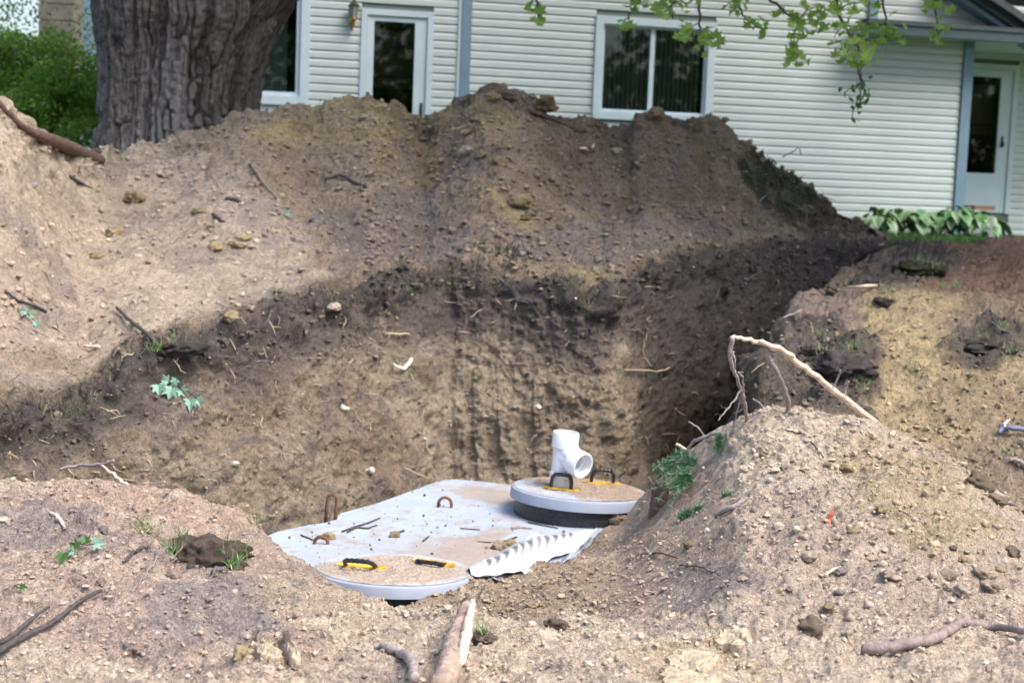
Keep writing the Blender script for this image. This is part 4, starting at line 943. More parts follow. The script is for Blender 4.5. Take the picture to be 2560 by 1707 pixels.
# ---- hostas along the house foot
hrs = np.random.RandomState(5)
def hosta(px, py, Y, spread, h, lab):
    o_ = atY(px, py, Y); o_[2] = 1.12; t = empty('hosta', o_); tag(t, lab, 'plant', 'hostas along the foot of the house wall')
    for k in range(26):
        a = hrs.uniform(0, 6.28); L_ = .19 * hrs.uniform(.7, 1.2); Wd = L_ * .36; r0 = spread * hrs.uniform(.0, .75); z0 = h * (1 - .75 * (r0 / spread) ** 1.3) * hrs.uniform(.6, 1.0); tl_ = hrs.uniform(-.2, .5)
        V = []; cs = []; edgec = (.34, .46, .25) if hrs.rand() < .6 else (.16, .34, .12)
        for i in range(7):
            s_ = i / 6; r_ = r0 + L_ * s_ * .95; z = z0 + L_ * (tl_ * s_ - .9 * s_ * s_) ; wd = Wd * (math.sin(math.pi * max(.03, min(.985, s_)) ** .8)) + .003
            for q in (-1, -.7, 0, .7, 1):
                V.append((r_ * math.cos(a) - q * wd * math.sin(a), r_ * math.sin(a) + q * wd * math.cos(a), z + abs(q) * .02)); cs.append(edgec if abs(q) > .5 else (.09, .22, .08))
        mb = MB(); fs = [(5 * i + j, 5 * i + j + 1, 5 * i + j + 6, 5 * i + j + 5) for i in range(6) for j in range(4)]; mb.add(V, fs); mb.c = cs
        mb.tube([(0, 0, 0), (r0 * .6 * math.cos(a), r0 * .6 * math.sin(a), z0 * .7), V[2]], .004, 4, col=(.12, .25, .08)); mb.build('leaf', HOSTA, t, smooth=True)
for k, (x, lab) in enumerate(((2195, 'first hosta beside the dirt mound'), (2240, 'low variegated hosta second from the mound'), (2285, 'hosta in the middle of the bed under the siding'), (2330, 'hosta below the right end of the siding'), (2380, 'tall hosta below the blue corner board'), (2425, 'hosta in front of the right door'), (2460, 'last hosta beside the white post'))):
    hosta(x, 575, 19.3 + .25 * (k % 2), .36, .34 + .06 * (k in (4, 5)), lab)
p = atY(2478, 560, 18.8); st = MB(); st.box((0, 0, .10), (.035, .02, .30), col=(.8, .8, .85)); o = st.build('marker_stake', M('white_stake', (.6, .6, .68), .6), None, origin=None); o.location = (p[0], p[1], 1.15); tag(o, 'short white stake at the right end of the hostas', 'stake')

# ---- grass: ragged edge of the old lawn and tufts on turf lumps
def blades(spots, rs, hmin=.03, hmax=.09, w_=.004, cols=((.05, .11, .03), (.10, .15, .05), (.30, .27, .15)), lean=None):
    V = []; F_ = []; Cc = []
    for (p, nr) in spots:
        h = rs.uniform(hmin, hmax); d = np.array([rs.normal() * .5, rs.normal() * .5, 1.0]) if lean is None else np.array(lean) + rs.normal(size=3) * .35; d /= np.linalg.norm(d)
        s = np.cross(d, rs.normal(size=3)); s /= np.linalg.norm(s); bend = rs.normal(size=3) * .35 * h; bend[2] -= abs(rs.normal()) * .25 * h; b = len(V); p = np.array(p)
        V += [p - s * w_, p + s * w_, p + d * h * .55 + bend * .3 - s * w_ * .7, p + d * h * .55 + bend * .3 + s * w_ * .7, p + d * h + bend]
        c = np.array(cols[rs.randint(len(cols))]) * rs.uniform(.7, 1.3); Cc += [c] * 5; F_ += [(b, b + 1, b + 3), (b, b + 3, b + 2), (b + 2, b + 3, b + 4)]
    return np.array(V), np.array(F_), np.array(Cc)
grs = np.random.RandomState(44); spots = []
m3 = np.argmin(np.abs(VA[:, 0] - 3.03))
for k in range(5200):
    c_ = grs.randint(GA.shape[1]); px_ = UA[0, c_]
    if px_ < -50 or px_ > 2300: continue
    if vnoise(GA[m3, c_][None], 2.2, 700)[0] < -.05 and grs.rand() < .85: continue
    rr_ = min(GA.shape[0] - 1, m3 + grs.randint(-12, 8)); spots.append((GA[rr_, c_], None))
V_, F_, Cc = blades(spots, grs, .02, .08, .0025, cols=((.05, .09, .03), (.12, .12, .06), (.16, .13, .09), (.04, .035, .03)))
o = link('grass_edge', npmesh('grass_edge', V_, F_, Cc, smooth=False), GRASSM); tag(o, 'ragged grass and root fringe along the cut edge of the old lawn', 'grass', kind='stuff')
def tuft(name, centers, n_, label, hmin=.03, hmax=.09, w_=.003, cols=((.06, .16, .04), (.12, .22, .07), (.3, .28, .15)), lean=None, cat='grass'):
    sp = []; 
    for _ in range(n_):
        x, y, r_ = centers[grs.randint(len(centers))]; p, nr = on(x + grs.normal() * r_, y + grs.normal() * r_ * .6); sp.append((np.array(p), nr))
    V_, F_, Cc = blades(sp, grs, hmin, hmax, w_, cols, lean); o = link(name, npmesh(name, V_, F_, Cc, smooth=False), GRASSM); tag(o, label, cat, kind='stuff'); return o
# lawn blades in the visible strip
sp = [((grs.uniform(3.4, 7.5), grs.uniform(15.8, 19.5), 1.12), None) for _ in range(9000)]
V_, F_, Cc = blades(sp, grs, .03, .08, .006, cols=((.07, .16, .03), (.12, .24, .05))); o = link('lawn_grass', npmesh('lawn_grass', V_, F_, Cc, smooth=False), GRASSM); tag(o, 'strip of mown grass in front of the hostas', 'grass', kind='stuff')

# turf lumps with grass
def turf(px, py, wpx, label, greens, seed, hang=True, col=TOP * 2.4, asp=1.3, flat=.42):
    p, nr = on(px, py); sc = wpx / F * p.y / 2; t = empty('turf_lump', p); tag(t, label, 'turf')
    P = I3[0].copy(); P = P * (1 + .30 * fbm(P + seed * 7.3, 1.3, 4, 500) + .20 * fbm(P + seed, 5, 3, 520))[:, None]; P[:, 2] *= flat; cc = (np.zeros(P.shape) + col) * (1 + .45 * fbm(P + seed, 4, 3, 530))[:, None]
    o = link('earth', npmesh('earth', P, I3[1], cc), SOIL, t); o.scale = (sc * asp, sc, sc); o.location = nr * sc * .02; o.rotation_euler = (0, 0, seed)
    hs = P[grs.randint(len(P), size=int(220 * max(.5, wpx / 150)))] * np.array([sc * asp, sc, sc]); cz, sz = math.cos(seed), math.sin(seed); hs = hs @ np.array([[cz, sz, 0], [-sz, cz, 0], [0, 0, 1]]) + np.array(nr) * sc * .02
    V_, F_, Cc = blades([(h_, None) for h_ in hs], grs, .01, .045 * p.y / 6, .0009 * p.y / 6, cols=((.13, .10, .08), (.07, .055, .045), (.3, .24, .17))); link('fine_roots', npmesh('fine_roots', V_, F_, Cc, smooth=False), GRASSM, t)['kind'] = 'stuff'
    sp = []
    for (dx, dy, n_) in greens:
        for _ in range(n_): sp.append((np.array(on(px + dx + grs.normal() * wpx * .07, py + dy + grs.normal() * wpx * .05)[0]) - np.array(p) + np.array([0, -.3 * sc, sc * .25]), None))
    V_, F_, Cc = blades(sp, grs, .02, .075, .0016, cols=((.07, .20, .05), (.15, .28, .09), (.4, .38, .22))); link('grass', npmesh('grass', V_, F_, Cc, smooth=False), GRASSM, t)['kind'] = 'stuff'
turf(520, 1385, 150, 'shaggy upturned turf lump with green grass on the left near mound', [(60, 10, 70), (70, 35, 60), (-85, 0, 50), (-60, -30, 25)], 3, col=(.23, .18, .15), flat=.62)
turf(1205, 1590, 60, 'small dry grass clump on the near lip beside the split stick', [(0, 0, 60)], 5, col=TAN * .8)
turf(2100, 920, 150, 'dark turf lump with fine roots on the left of the sand bank', [(-60, -70, 40), (20, -40, 60), (50, 60, 50)], 8)
turf(2400, 745, 70, 'flat turf lump overhanging the top of the sand bank', [(-10, -18, 90), (-50, -15, 30)], 9)
turf(2480, 870, 110, 'dark turf lump with weeds at the right edge of the sand bank', [(20, -40, 50), (40, 20, 40), (-30, -20, 30)], 10)
turf(2210, 755, 44, 'little dark turf lump above the yellow sand', [(0, -20, 60)], 12)
turf(2290, 670, 110, 'green turf lump far along the sand bank near the lawn', [(0, 0, 80), (40, 10, 50)], 13, col=(.09, .10, .06))
turf(2030, 880, 80, 'small turf lump at the trench side of the sand bank', [(20, 10, 50)], 14)
tuft('grass_tuft', [(1230, 625, 30), (1290, 640, 25)], 260, 'dark flattened grass patch on the slope above the pit face', .02, .06, .004, cols=((.035, .06, .03), (.06, .07, .04), (.05, .045, .04)))
turf(440, 870, 100, 'mossy turf lump at the pit edge under the forked twig', [(-50, 10, 60), (0, -10, 30)], 16)
tuft('grass_mat', [(1900, 400, 30), (1940, 450, 40), (1990, 520, 40), (1960, 480, 50)], 1200, 'dark mossy grass mat on the right flank of the big mound', .012, .04, .005, cols=((.05, .06, .035), (.06, .075, .04), (.05, .042, .035)))
tuft('grass_tuft', [(360, 1325, 14)], 60, 'small green grass tuft on the crest of the left near mound', .03, .07, .0016)
tuft('grass_tuft', [(640, 1300, 14), (660, 1315, 12)], 50, 'thin grass on the far side of the left near mound', .02, .06, .0014)
tuft('grass_tuft', [(2520, 1130, 20)], 40, 'sparse weeds in the gully at the right edge', .03, .08, .002)
tuft('grass_tuft', [(2300, 940, 14), (2285, 925, 10)], 60, 'small weeds in the middle of the yellow sand', .03, .08, .002, cols=((.07, .14, .05), (.1, .16, .07)))

# ---- ferny cedar sprigs beside the riser
def cedar(px, py, n_, spread, label, dirx, seed):
    rs_ = np.random.RandomState(seed); p, nr = on(px, py); t = empty('cedar_sprig', p); tag(t, label, 'sprig'); mb = MB(); V = []; Fq = []
    for k in range(n_):
        a = rs_.uniform(-1, 1) * .9; d = Vector((dirx * math.cos(a) + .1, -.35 + rs_.uniform(-.2, .2), .35 + math.sin(a) * .5)).normalized(); L_ = spread * rs_.uniform(.5, 1.1)
        pts = [Vector((0, 0, .01)) + d * L_ * s + Vector((0, 0, -.5 * L_ * s * s)) for s in np.linspace(0, 1, 7)]; mb.tube(pts, [.003 - .002 * i / 7 for i in range(7)], 4)
        for i, q in enumerate(pts[1:]):
            for w2 in range(9):
                e = Vector(rs_.normal(size=3)); e = (e + d * 1.2).normalized() * .034; s_ = Vector(rs_.normal(size=3)).cross(e).normalized() * .0034; b = len(V); V += [q - s_, q + s_, q + e]; Fq.append((b, b + 1, b + 2))
    mb.build('stem', TWIG, t); o = link('needles', npmesh('needles', np.array([tuple(v) for v in V]), np.array(Fq), smooth=False), CEDAR, t); o['kind'] = 'stuff'
cedar(1745, 1165, 20, .25, 'green cedar sprig drooping over the left shoulder of the near right mound', -1, 1)
cedar(1730, 1205, 16, .16, 'lower cedar sprig half covered by soil', -.6, 2)
cedar(1690, 1300, 18, .13, 'bright green sprig right of the standing root stump', .5, 3)
cedar(1730, 1285, 9, .10, 'small green sprig at the right of the bright one', .8, 4)
cedar(1800, 1240, 4, .06, 'tiny green sprig flat on the soil of the near right mound', .9, 5)
cedar(1800, 1110, 5, .08, 'small green sprig at the foot of the arched branch', -.4, 6)

# ---- fallen leaf groups
def leafgroup(px, py, lst, label, meshes, seed):
    rs_ = np.random.RandomState(seed); p, nr = on(px, py); t = empty('leafy_twig', p); tag(t, label, 'leaves'); mb = MB()
    for (dx, dy, s, rz) in lst:
        q, n2_ = on(px + dx, py + dy); sz = s / F * p.y; base = q - p + n2_ * .02 + Vector((0, -.02, 0))
        o = place_leaf(meshes[rs_.randint(len(meshes))], t, base, sz, rs_, (R(55), rs_.uniform(-.3, .3), R(rz)))
        o.rotation_mode = 'XYZ'; m_ = Matrix.Rotation(R(60), 4, 'X') @ Matrix.Rotation(R(rz), 4, 'Z'); o.rotation_euler = m_.to_euler()
        mb.tube([base, base * .5 + Vector((0, -.01, .01)), Vector((0, -.02, .03))], .0022, 5)
    mb.build('stem', DARKTWIG, t)
leafgroup(440, 955, [(-45, 10, 50, 190), (-15, 25, 56, 170), (10, 15, 44, 220), (35, 50, 50, 180), (55, 50, 40, 210), (-25, -5, 40, 80), (0, -5, 36, 150)], 'twig of pale green upturned leaves hanging on the cut bank at left', leafPale, 1)
leafgroup(200, 1375, [(-38, 15, 46, 170), (-8, 0, 50, 60), (15, -12, 44, 20), (38, -8, 50, 280), (-20, 12, 34, 100)], 'green leaves lying on the left near mound', leafDk + leafPale[:1], 2)
leafgroup(65, 790, [(-5, -5, 34, 80), (10, 0, 30, 250), (25, 22, 30, 180)], 'few pale leaves on the slope at the left edge', leafPale, 3)
leafgroup(42, 1483, [(-8, 2, 30, 90), (10, -4, 30, 270)], 'single folded green leaf low at the left', leafDk, 4)
leafgroup(720, 538, [(0, 0, 24, 90)], 'tiny pale leaf on the slope below the clay hump', leafPale, 5)

# ---- broken twigs and branches
def stick(name, path, rads, mat, label, cat='stick', Ys=None, lift=.0, wob=.1, seg=5, nside=8, sideshoots=(), parent=None, jit=.004, raw=False):
    """path: photo points; Ys depth per point or None = lying on the earth"""
    pts = []
    for k, (x, y) in enumerate(path):
        if Ys is None: p, nr = on(x, y); p = p + nr * (rads[min(k, len(rads) - 1)] * .6 + lift)
        else: p = V3(atY(x, y, Ys[k]))
        pts.append(p)
    dense = []; rr_ = []; m_ = len(pts); rad_ = np.interp(np.arange(m_), np.linspace(0, m_ - 1, len(rads)), rads)
    def cr(a, b, c, d, t): return (b * 2 + (c - a) * t + (a * 2 - b * 5 + c * 4 - d) * t * t + (b * 3 - a - c * 3 + d) * t ** 3) * .5
    for i in range(m_ - 1):
        a, b, c, d = pts[max(0, i - 1)], pts[i], pts[i + 1], pts[min(m_ - 1, i + 2)]
        for q in range(seg): t = q / seg; dense.append(cr(a, b, c, d, t) + Vector([random.uniform(-jit, jit) for _ in range(3)])); rr_.append(rad_[i] * (1 - t) + rad_[i + 1] * t)
    dense.append(pts[-1]); rr_.append(rad_[-1])
    mb = MB(); org = dense[0] if parent is None else Vector(parent.location)
    mb.tube([p - org for p in dense], rr_, nside, wob=wob)
    o = mb.build(name, mat, parent, smooth=True)
    if parent is None: o.location = org; tag(o, label, cat)
    return o
ap = atY(2180, 1050, 6.95); arch = empty('broken_branch', ap); tag(arch, 'arched broken branch with peeled pale wood sticking out of the near right mound', 'branch')
stick('branch_stem', [(1828, 842), (1850, 845), (1895, 855), (1945, 872), (2000, 910), (2070, 965), (2130, 1012), (2190, 1060)], [.007, .009, .010, .0115, .013, .015, .016, .017], BAREWOOD, None, Ys=[6.6, 6.62, 6.65, 6.7, 6.75, 6.8, 6.9, 7.0], parent=arch, wob=.06)
stick('branch_fork', [(1920, 865), (1918, 885), (1940, 925), (1958, 965), (1968, 1000), (1970, 1045)], [.014, .013, .012, .012, .012, .011], TWIG, None, Ys=[6.68, 6.68, 6.72, 6.8, 6.85, 6.9], parent=arch, wob=.06)
stick('branch_fork', [(1830, 845), (1826, 900), (1842, 945), (1858, 990), (1866, 1045), (1868, 1090)], [.011, .009, .008, .009, .009, .009], TWIG, None, Ys=[6.6, 6.62, 6.66, 6.75, 6.85, 6.95], parent=arch, wob=.06)
stick('twiglet', [(1832, 880), (1838, 905), (1833, 935)], [.005, .004, .003], TWIG, None, Ys=[6.6, 6.6, 6.62], parent=arch)
stick('twiglet', [(1845, 930), (1857, 945), (1858, 985), (1852, 1010)], [.005, .004, .004], TWIG, None, Ys=[6.65, 6.67, 6.7, 6.75], parent=arch)
stick('twiglet', [(1850, 975), (1838, 1000), (1815, 1025), (1795, 1050)], [.005, .004, .002], TWIG, None, Ys=[6.7, 6.68, 6.65, 6.62], parent=arch)
stick('twiglet', [(1853, 990), (1842, 1030), (1832, 1070), (1828, 1110)], [.005, .003, .002], TWIG, None, Ys=[6.75, 6.8, 6.85, 6.9], parent=arch)
stick('twiglet', [(2085, 965), (2098, 935), (2100, 925)], [.005, .004, .003], TWIG, None, Ys=[6.8, 6.78, 6.75], parent=arch)
stick('twiglet', [(2112, 1000), (2115, 965), (2122, 952)], [.008, .006, .004], TWIG, None, Ys=[6.86, 6.84, 6.82], parent=arch)
stick('peeled_strip', [(1900, 853), (1945, 870), (1985, 892)], [.009, .0125, .009], BAREWOOD, None, Ys=[6.63, 6.67, 6.71], parent=arch)
stick('bent_twig', [(1718, 1140), (1722, 1118), (1745, 1098), (1785, 1083), (1830, 1080), (1862, 1085)], [.008, .008, .009, .009, .008], TWIG, 'curved grey twig on the left shoulder of the near right mound', Ys=[7.2, 7.2, 7.15, 7.1, 7.1, 7.15])
stick('thin_twig', [(1720, 1055), (1748, 1070), (1765, 1095), (1785, 1115)], [.004, .004, .003], TWIG, 'thin twig crossing above the curved grey twig', Ys=[7.2, 7.2, 7.2, 7.2])
stick('cut_twig', [(1692, 1108), (1715, 1122), (1738, 1135)], [.007, .006], BAREWOOD, 'short pale cut twig beside the cedar sprig', Ys=[7.3, 7.3, 7.3])
stick('thin_twig', [(1882, 995), (1905, 1015), (1930, 1042)], [.005, .004], TWIG, 'short thin twig beneath the arched branch', Ys=[7.6, 7.5, 7.4])
stick('thin_twig', [(1905, 930), (1935, 915), (1965, 898)], [.006, .005], BAREWOOD, 'pale short twig behind the fork of the arched branch', Ys=[8.5, 8.5, 8.6])
stick('root_end', [(1930, 815), (1945, 800), (1975, 788), (2005, 775)], [.006, .007, .008], TWIG, 'curved root poking out of the sand bank into the trench', Ys=[10, 10, 10.05, 10.1])
stick('root_end', [(2030, 722), (2045, 730), (2060, 740)], [.008, .008], TWIG, 'short root end on the rim of the trench', Ys=[11.2, 11.2, 11.2])
stick('broken_stick', [(2120, 727), (2180, 718), (2235, 712)], [.008, .011, .006], BAREWOOD, 'splintered reddish stick lying on the far bank', lift=.02)
stick('dead_stick', [(2510, 805), (2525, 785), (2545, 762)], [.012, .010], REDROOT, 'dark stick leaning at the right edge of the far bank', lift=.02)
stump_p = [(1640, 1312), (1645, 1275), (1650, 1240), (1652, 1210), (1650, 1200)]
stick('root_stump', stump_p, [.034, .042, .040, .030, .016], REDROOT, 'thick brown root stump standing between the riser and the mound', cat='root', Ys=[6.95, 6.95, 6.97, 7.0, 7.0], wob=.16, seg=7, nside=14, jit=.003)
stick('thin_twig', [(1622, 1192), (1630, 1205), (1640, 1225)], [.005, .007], TWIG, 'short twig leaning against the root stump', Ys=[6.9, 6.9, 6.95])
# foreground wood
stick('split_stick', [(1108, 1715), (1125, 1650), (1140, 1600), (1152, 1560), (1165, 1520), (1178, 1500)], [.034, .034, .032, .024, .018, .005], M('pinkish_wood', (.36, .27, .22), .8, noise=[(35, .35, 4, I)], bump=[(60, .01, 4, (1, 1, .3))]), 'thick split stick with bare pale wood standing in the near lip', Ys=[4.0, 4.15, 4.3, 4.42, 4.55, 4.6], wob=.16, seg=6, nside=12)
stick('split_stick', [(1150, 1660), (1163, 1600), (1170, 1560), (1180, 1510), (1184, 1497)], [.010, .016, .014, .010, .004], BAREWOOD, 'pale splinter along the right of the thick split stick', Ys=[4.1, 4.22, 4.33, 4.48, 4.5], wob=.2)
stick('root_piece', [(950, 1612), (975, 1625), (1005, 1640), (1025, 1665), (1035, 1710)], [.006, .012, .015, .016, .015], TWIG, 'curved grey root at the bottom left of the split stick', lift=.006)
stick('long_stick', [(2152, 1632), (2200, 1632), (2280, 1618), (2340, 1600), (2385, 1575), (2410, 1562), (2480, 1570), (2570, 1582)], [.014, .018, .017, .017, .016, .013, .012, .012], M('grey_bark', (.24, .19, .18), .8, noise=[(30, .3, 4, I)], bump=[(80, .004, 3, I)]), 'long bent grey stick at the lower right', lift=.006, wob=.06)
stick('long_twig', [(-20, 1648), (50, 1610), (130, 1565), (200, 1520), (258, 1490)], [.010, .009, .008, .007, .006], DARKTWIG, 'longer of two dark straight twigs at the lower left', lift=.015, wob=.06, jit=.002)
stick('long_twig', [(-20, 1635), (30, 1600), (75, 1560), (128, 1525)], [.010, .008, .006, .004], DARKTWIG, 'shorter of two dark straight twigs at the lower left', lift=.015, wob=.06, jit=.002)
stick('bark_strip', [(305, 1408), (330, 1385), (350, 1375), (372, 1372)], [.004, .006, .005], DARKTWIG, 'curved dark bark strip on the left near mound', lift=.008)
stick('root_fibre', [(400, 1362), (392, 1400), (372, 1430), (352, 1450), (332, 1480)], [.003, .0025, .002], TWIG, 'wavy thin root on the left near mound', lift=.006)
stick('wood_chip', [(128, 1285), (145, 1302), (160, 1318)], [.004, .009, .003], BAREWOOD, 'pale wood chip on the left near mound', lift=.008)
stick('thin_twig', [(148, 1172), (200, 1163), (255, 1160), (284, 1150)], [.006, .006, .008, .006], TWIG, 'twig with a pale broken end against the black soil at left', Ys=[6.2, 6.2, 6.15, 6.1])
stick('thin_twig', [(255, 1165), (290, 1190), (315, 1210), (350, 1220)], [.004, .007, .007, .005], BAREWOOD, 'orange brown root behind the left near mound', Ys=[6.1, 6.05, 6.0, 5.9])
# left slope
fk = stick('forked_twig', [(292, 772), (310, 795), (345, 820), (378, 852), (400, 880)], [.009, .010, .011, .008], DARKTWIG, 'dark forked twig on the left slope above the pale leaves', lift=.02)
stick('thin_twig', [(312, 856), (345, 857), (380, 860)], [.004, .006], DARKTWIG, 'side arm of the forked twig on the left slope', lift=.02)
stick('thin_twig', [(378, 860), (365, 882), (345, 902)], [.006, .003], DARKTWIG, 'short lower arm under the forked twig', lift=.02)
stick('dark_twig', [(10, 733), (45, 752), (80, 768), (112, 782)], [.007, .009, .008], DARKTWIG, 'straight dark twig on the slope at the left edge', lift=.01)
stick('log', [(-40, 205), (0, 255), (40, 300), (80, 330), (120, 350), (180, 375), (248, 400)], [.02, .02, .022, .028, .045, .05, .045], REDROOT, 'reddish root log lying down the crest at the upper left', cat='log', lift=-.02, wob=.08, seg=6, nside=14)
stick('root_end', [(1320, 275), (1380, 300), (1440, 325), (1500, 345)], [.018, .022, .018, .008], REDROOT, 'dark reddish root half buried right of the mound peak', cat='root', lift=.0, wob=.12)
stick('root_fork', [(1165, 345), (1180, 330), (1192, 310)], [.012, .010, .006], REDROOT, 'forked purple root stub below the mound peak', lift=.02)
stick('root_end', [(812, 448), (850, 447), (885, 455), (920, 470)], [.010, .012, .010], DARKTWIG, 'dark root across the middle of the big mound', lift=.01)
stick('root_end', [(625, 415), (640, 440), (655, 465), (690, 500)], [.008, .007, .006], DARKTWIG, 'thin dark root down the slope under the trunk', lift=.01)
stick('bark_chip', [(565, 497), (590, 500), (612, 510)], [.012, .016, .008], DARKTWIG, 'dark bark chip on the left slope', lift=.0)
stick('bark_chip', [(528, 537), (545, 545), (558, 555)], [.008, .012, .006], DARKTWIG, 'short bark chip among the gravel on the slope', lift=.0)
stick('dark_twig', [(200, 440), (195, 425), (208, 395)], [.005, .005, .003], DARKTWIG, 'thin upright twig below the reddish log', lift=.02)
stick('dark_twig', [(175, 440), (210, 460), (248, 482)], [.012, .013, .006], DARKTWIG, 'dark root under the reddish log', lift=.0)
stick('wood_chip', [(1445, 375), (1470, 380), (1485, 368)], [.012, .016, .008], BAREWOOD, 'pale bone shaped wood chip high on the mound', lift=.02)
stick('wood_chip', [(212, 868), (235, 869), (252, 868)], [.008, .010, .004], BAREWOOD, 'orange wood chip on the left slope', lift=.01)
stick('dead_twig', [(1955, 393), (1985, 378), (1998, 370), (2004, 390)], [.005, .004, .003], DARKTWIG, 'bare twig sticking out of the right flank against the siding', Ys=[13.7, 13.7, 13.7, 13.7])
stick('dead_twig', [(2055, 485), (2080, 488), (2100, 492)], [.005, .006, .003], BAREWOOD, 'small twig end low on the right flank against the siding', Ys=[14.0, 14.0, 14.0])
stick('dead_twig', [(806, 275), (800, 262), (802, 245)], [.003, .003, .002], TWIG, 'single grass stalk on the mound left of the door', Ys=[12.5, 12.5, 12.5])
# pale things in the wall
stick('bone_chip', [(978, 915), (1000, 922), (1018, 915), (1025, 898)], [.006, .012, .014, .010], M('bone', (.72, .66, .58), .6), 'white hooked root chip on the pit wall', lift=.02)
stick('root_end', [(962, 832), (990, 834), (1020, 836)], [.005, .007, .004], STRAW, 'pale straight root end on the pit wall', lift=.02)
for (x, y, wpx, lab) in ((857, 1020, 26, 'white stone stuck in the left wall of the pit'), (922, 1175, 26, 'white stone low in the corner of the pit wall'), (1345, 1012, 18, 'small pale stone in the pit face'), (590, 1161, 22, 'flat pale stone low in the left wall')):
    stone(x, y, wpx, (.72, .66, .58), lab, name='pebble', cat='stone', seed=int(x), squash=.6)
stick('straw', [(1005, 1172), (1030, 1185), (1062, 1192)], [.003, .004, .003], STRAW, 'straw coloured root low in the pit corner', lift=.03)
stick('pale_root', [(1548, 922), (1600, 926), (1640, 922), (1665, 920)], [.003, .005, .005, .003], STRAW, 'long pale root across the right pit wall', lift=.03)
stick('root_hair', [(1250, 890), (1262, 905), (1272, 915)], [.004, .003], REDROOT, 'short red root on the pit face', lift=.02)
stick('thin_twig', [(1595, 1385), (1650, 1385), (1700, 1398)], [.003, .004, .003], REDROOT, 'thin reddish root on the soil slope right of the crushed plastic', lift=.008)
stick('dark_twig', [(1790, 1290), (1830, 1275), (1865, 1248)], [.008, .012, .006], TWIG, 'flat bark sliver on the left flank of the near right mound', lift=.004)
stick('dark_twig', [(1700, 1415), (1760, 1422), (1800, 1440)], [.003, .003, .002], DARKTWIG, 'hair thin root on the left flank of the near right mound', lift=.006)
stick('dark_twig', [(2023, 1108), (2040, 1125), (2060, 1148)], [.004, .004, .002], DARKTWIG, 'short thin twig near the top of the right mound', lift=.01)
stick('thin_twig', [(2060, 1437), (2080, 1430), (2102, 1418)], [.005, .005, .003], BAREWOOD, 'short bent twig in the centre of the right mound', lift=.006)
stick('dark_twig', [(1190, 1515), (1200, 1490), (1215, 1465)], [.004, .003, .002], DARKTWIG, 'thin dark root on the soil under the crushed plastic', lift=.01)
stick('pipe_end', [(2492, 1090), (2502, 1078), (2515, 1080), (2580, 1088)], [.010, .014, .014, .014], M('blue_grey_pipe', (.14, .16, .25), .6), 'grey blue stick end with a white tip at the right edge', lift=.03)
stick('white_chip', [(2494, 1088), (2503, 1079), (2514, 1070)], [.004, .006, .003], M('white_chip', (.8, .8, .8), .6), 'white split tip on the grey stick at the right edge', lift=.06)
stick('wood_scrap', [(2520, 1150), (2545, 1160), (2575, 1180)], [.010, .012, .010], TWIG, 'pale stick in the gully at the right edge', lift=.01)
# red scrap
p, nr = on(2070, 1300); mb = MB(); mb.add([(-.02, 0, -.02), (.0, -.012, -.024), (.014, 0, .004), (.01, -.01, .035), (-.004, -.012, .012), (.008, .012, .02)], [(0, 1, 2, 4), (4, 2, 3), (0, 4, 5), (2, 5, 3)]); o = mb.build('red_scrap', RED); o.location = p + nr * .02; o.scale = (1.3,) * 3; tag(o, 'torn bright red plastic scrap on the right mound', 'scrap')

# fine roots and straws: uncountable
rs = np.random.RandomState(77); mb = MB(); mb2 = MB(); mb3 = MB()
for k in range(520):
    x = rs.uniform(0, 1900); y = rs.uniform(700, 1200)
    p, nr = on(x, y, True)
    if p is None or p.y < 6.3: continue
    d = Vector((rs.normal(), -.3, rs.normal() * .8 - .2)).normalized(); L_ = rs.uniform(.03, .12); pts = [p + nr * .01 + d * L_ * s + Vector(rs.normal(size=3) * .006) for s in (0, .33, .66, 1)]
    (mb if k % 3 else mb2).tube(pts, [.0012, .0022, .0016, .0008] if k % 3 else [.0015, .003, .0025, .001], 4)
for k in range(560):
    x = rs.uniform(0, 2300); y = rs.uniform(260, 1700); p, nr = on(x, y, True)
    if p is None: continue
    d = Vector((rs.normal(), rs.normal() * .6, rs.normal() * .4)).normalized(); L_ = rs.uniform(.02, .09); sc_ = p.y / 8
    (mb3 if k % 4 else mb2).tube([p + nr * .008 + d * L_ * sc_ * s + Vector(rs.normal(size=3) * .004) for s in (0, .5, 1)], [.0018 * sc_, .0026 * sc_, .001 * sc_], 4)
tag(mb.build('fine_roots', DARKTWIG), 'fine dark roots hanging from the pit wall', 'roots', kind='stuff'); tag(mb2.build('straw_bits', STRAW), 'pale straw and root bits scattered over the earth', 'straw', kind='stuff'); tag(mb3.build('twig_bits', TWIG), 'small twig bits scattered over the earth', 'twigs', kind='stuff')

# ================================================================== THE SEPTIC TANK
LY = 7.9; lidR = .365
lc1 = atY(1450, 1222, LY); tz = atY(1470, 1322, LY - .34)[2]
print('tank z', tz, 'lid z', lc1[2])
outline = [(430, 1440), (600, 1362), (690, 1328), (760, 1313), (810, 1305), (842, 1296), (846, 1282), (930, 1260), (1020, 1228), (1080, 1207), (1110, 1199), (1140, 1197), (1180, 1200), (1290, 1213), (1400, 1232), (1720, 1290), (1740, 1420), (1400, 1440), (1180, 1450), (1100, 1478), (900, 1485), (720, 1470)]
tp = [atZ(x, y, tz) for x, y in outline]; tank = empty('septic_tank', (0, 7.8, tz)); tag(tank, 'pale blue grey concrete septic tank with its top uncovered in the pit', 'tank'); TL = Vector(tank.location)
import bmesh
bm = bmesh.new(); vsb = [bm.verts.new(V3(p) - TL) for p in tp]; f_ = bm.faces.new(vsb)
if f_.normal.z < 0: f_.normal_flip()
r_ = bmesh.ops.extrude_face_region(bm, geom=[f_]); bmesh.ops.translate(bm, vec=(0, 0, -.35), verts=[g for g in r_['geom'] if isinstance(g, bmesh.types.BMVert)])
for f2 in bm.faces: 
    pass
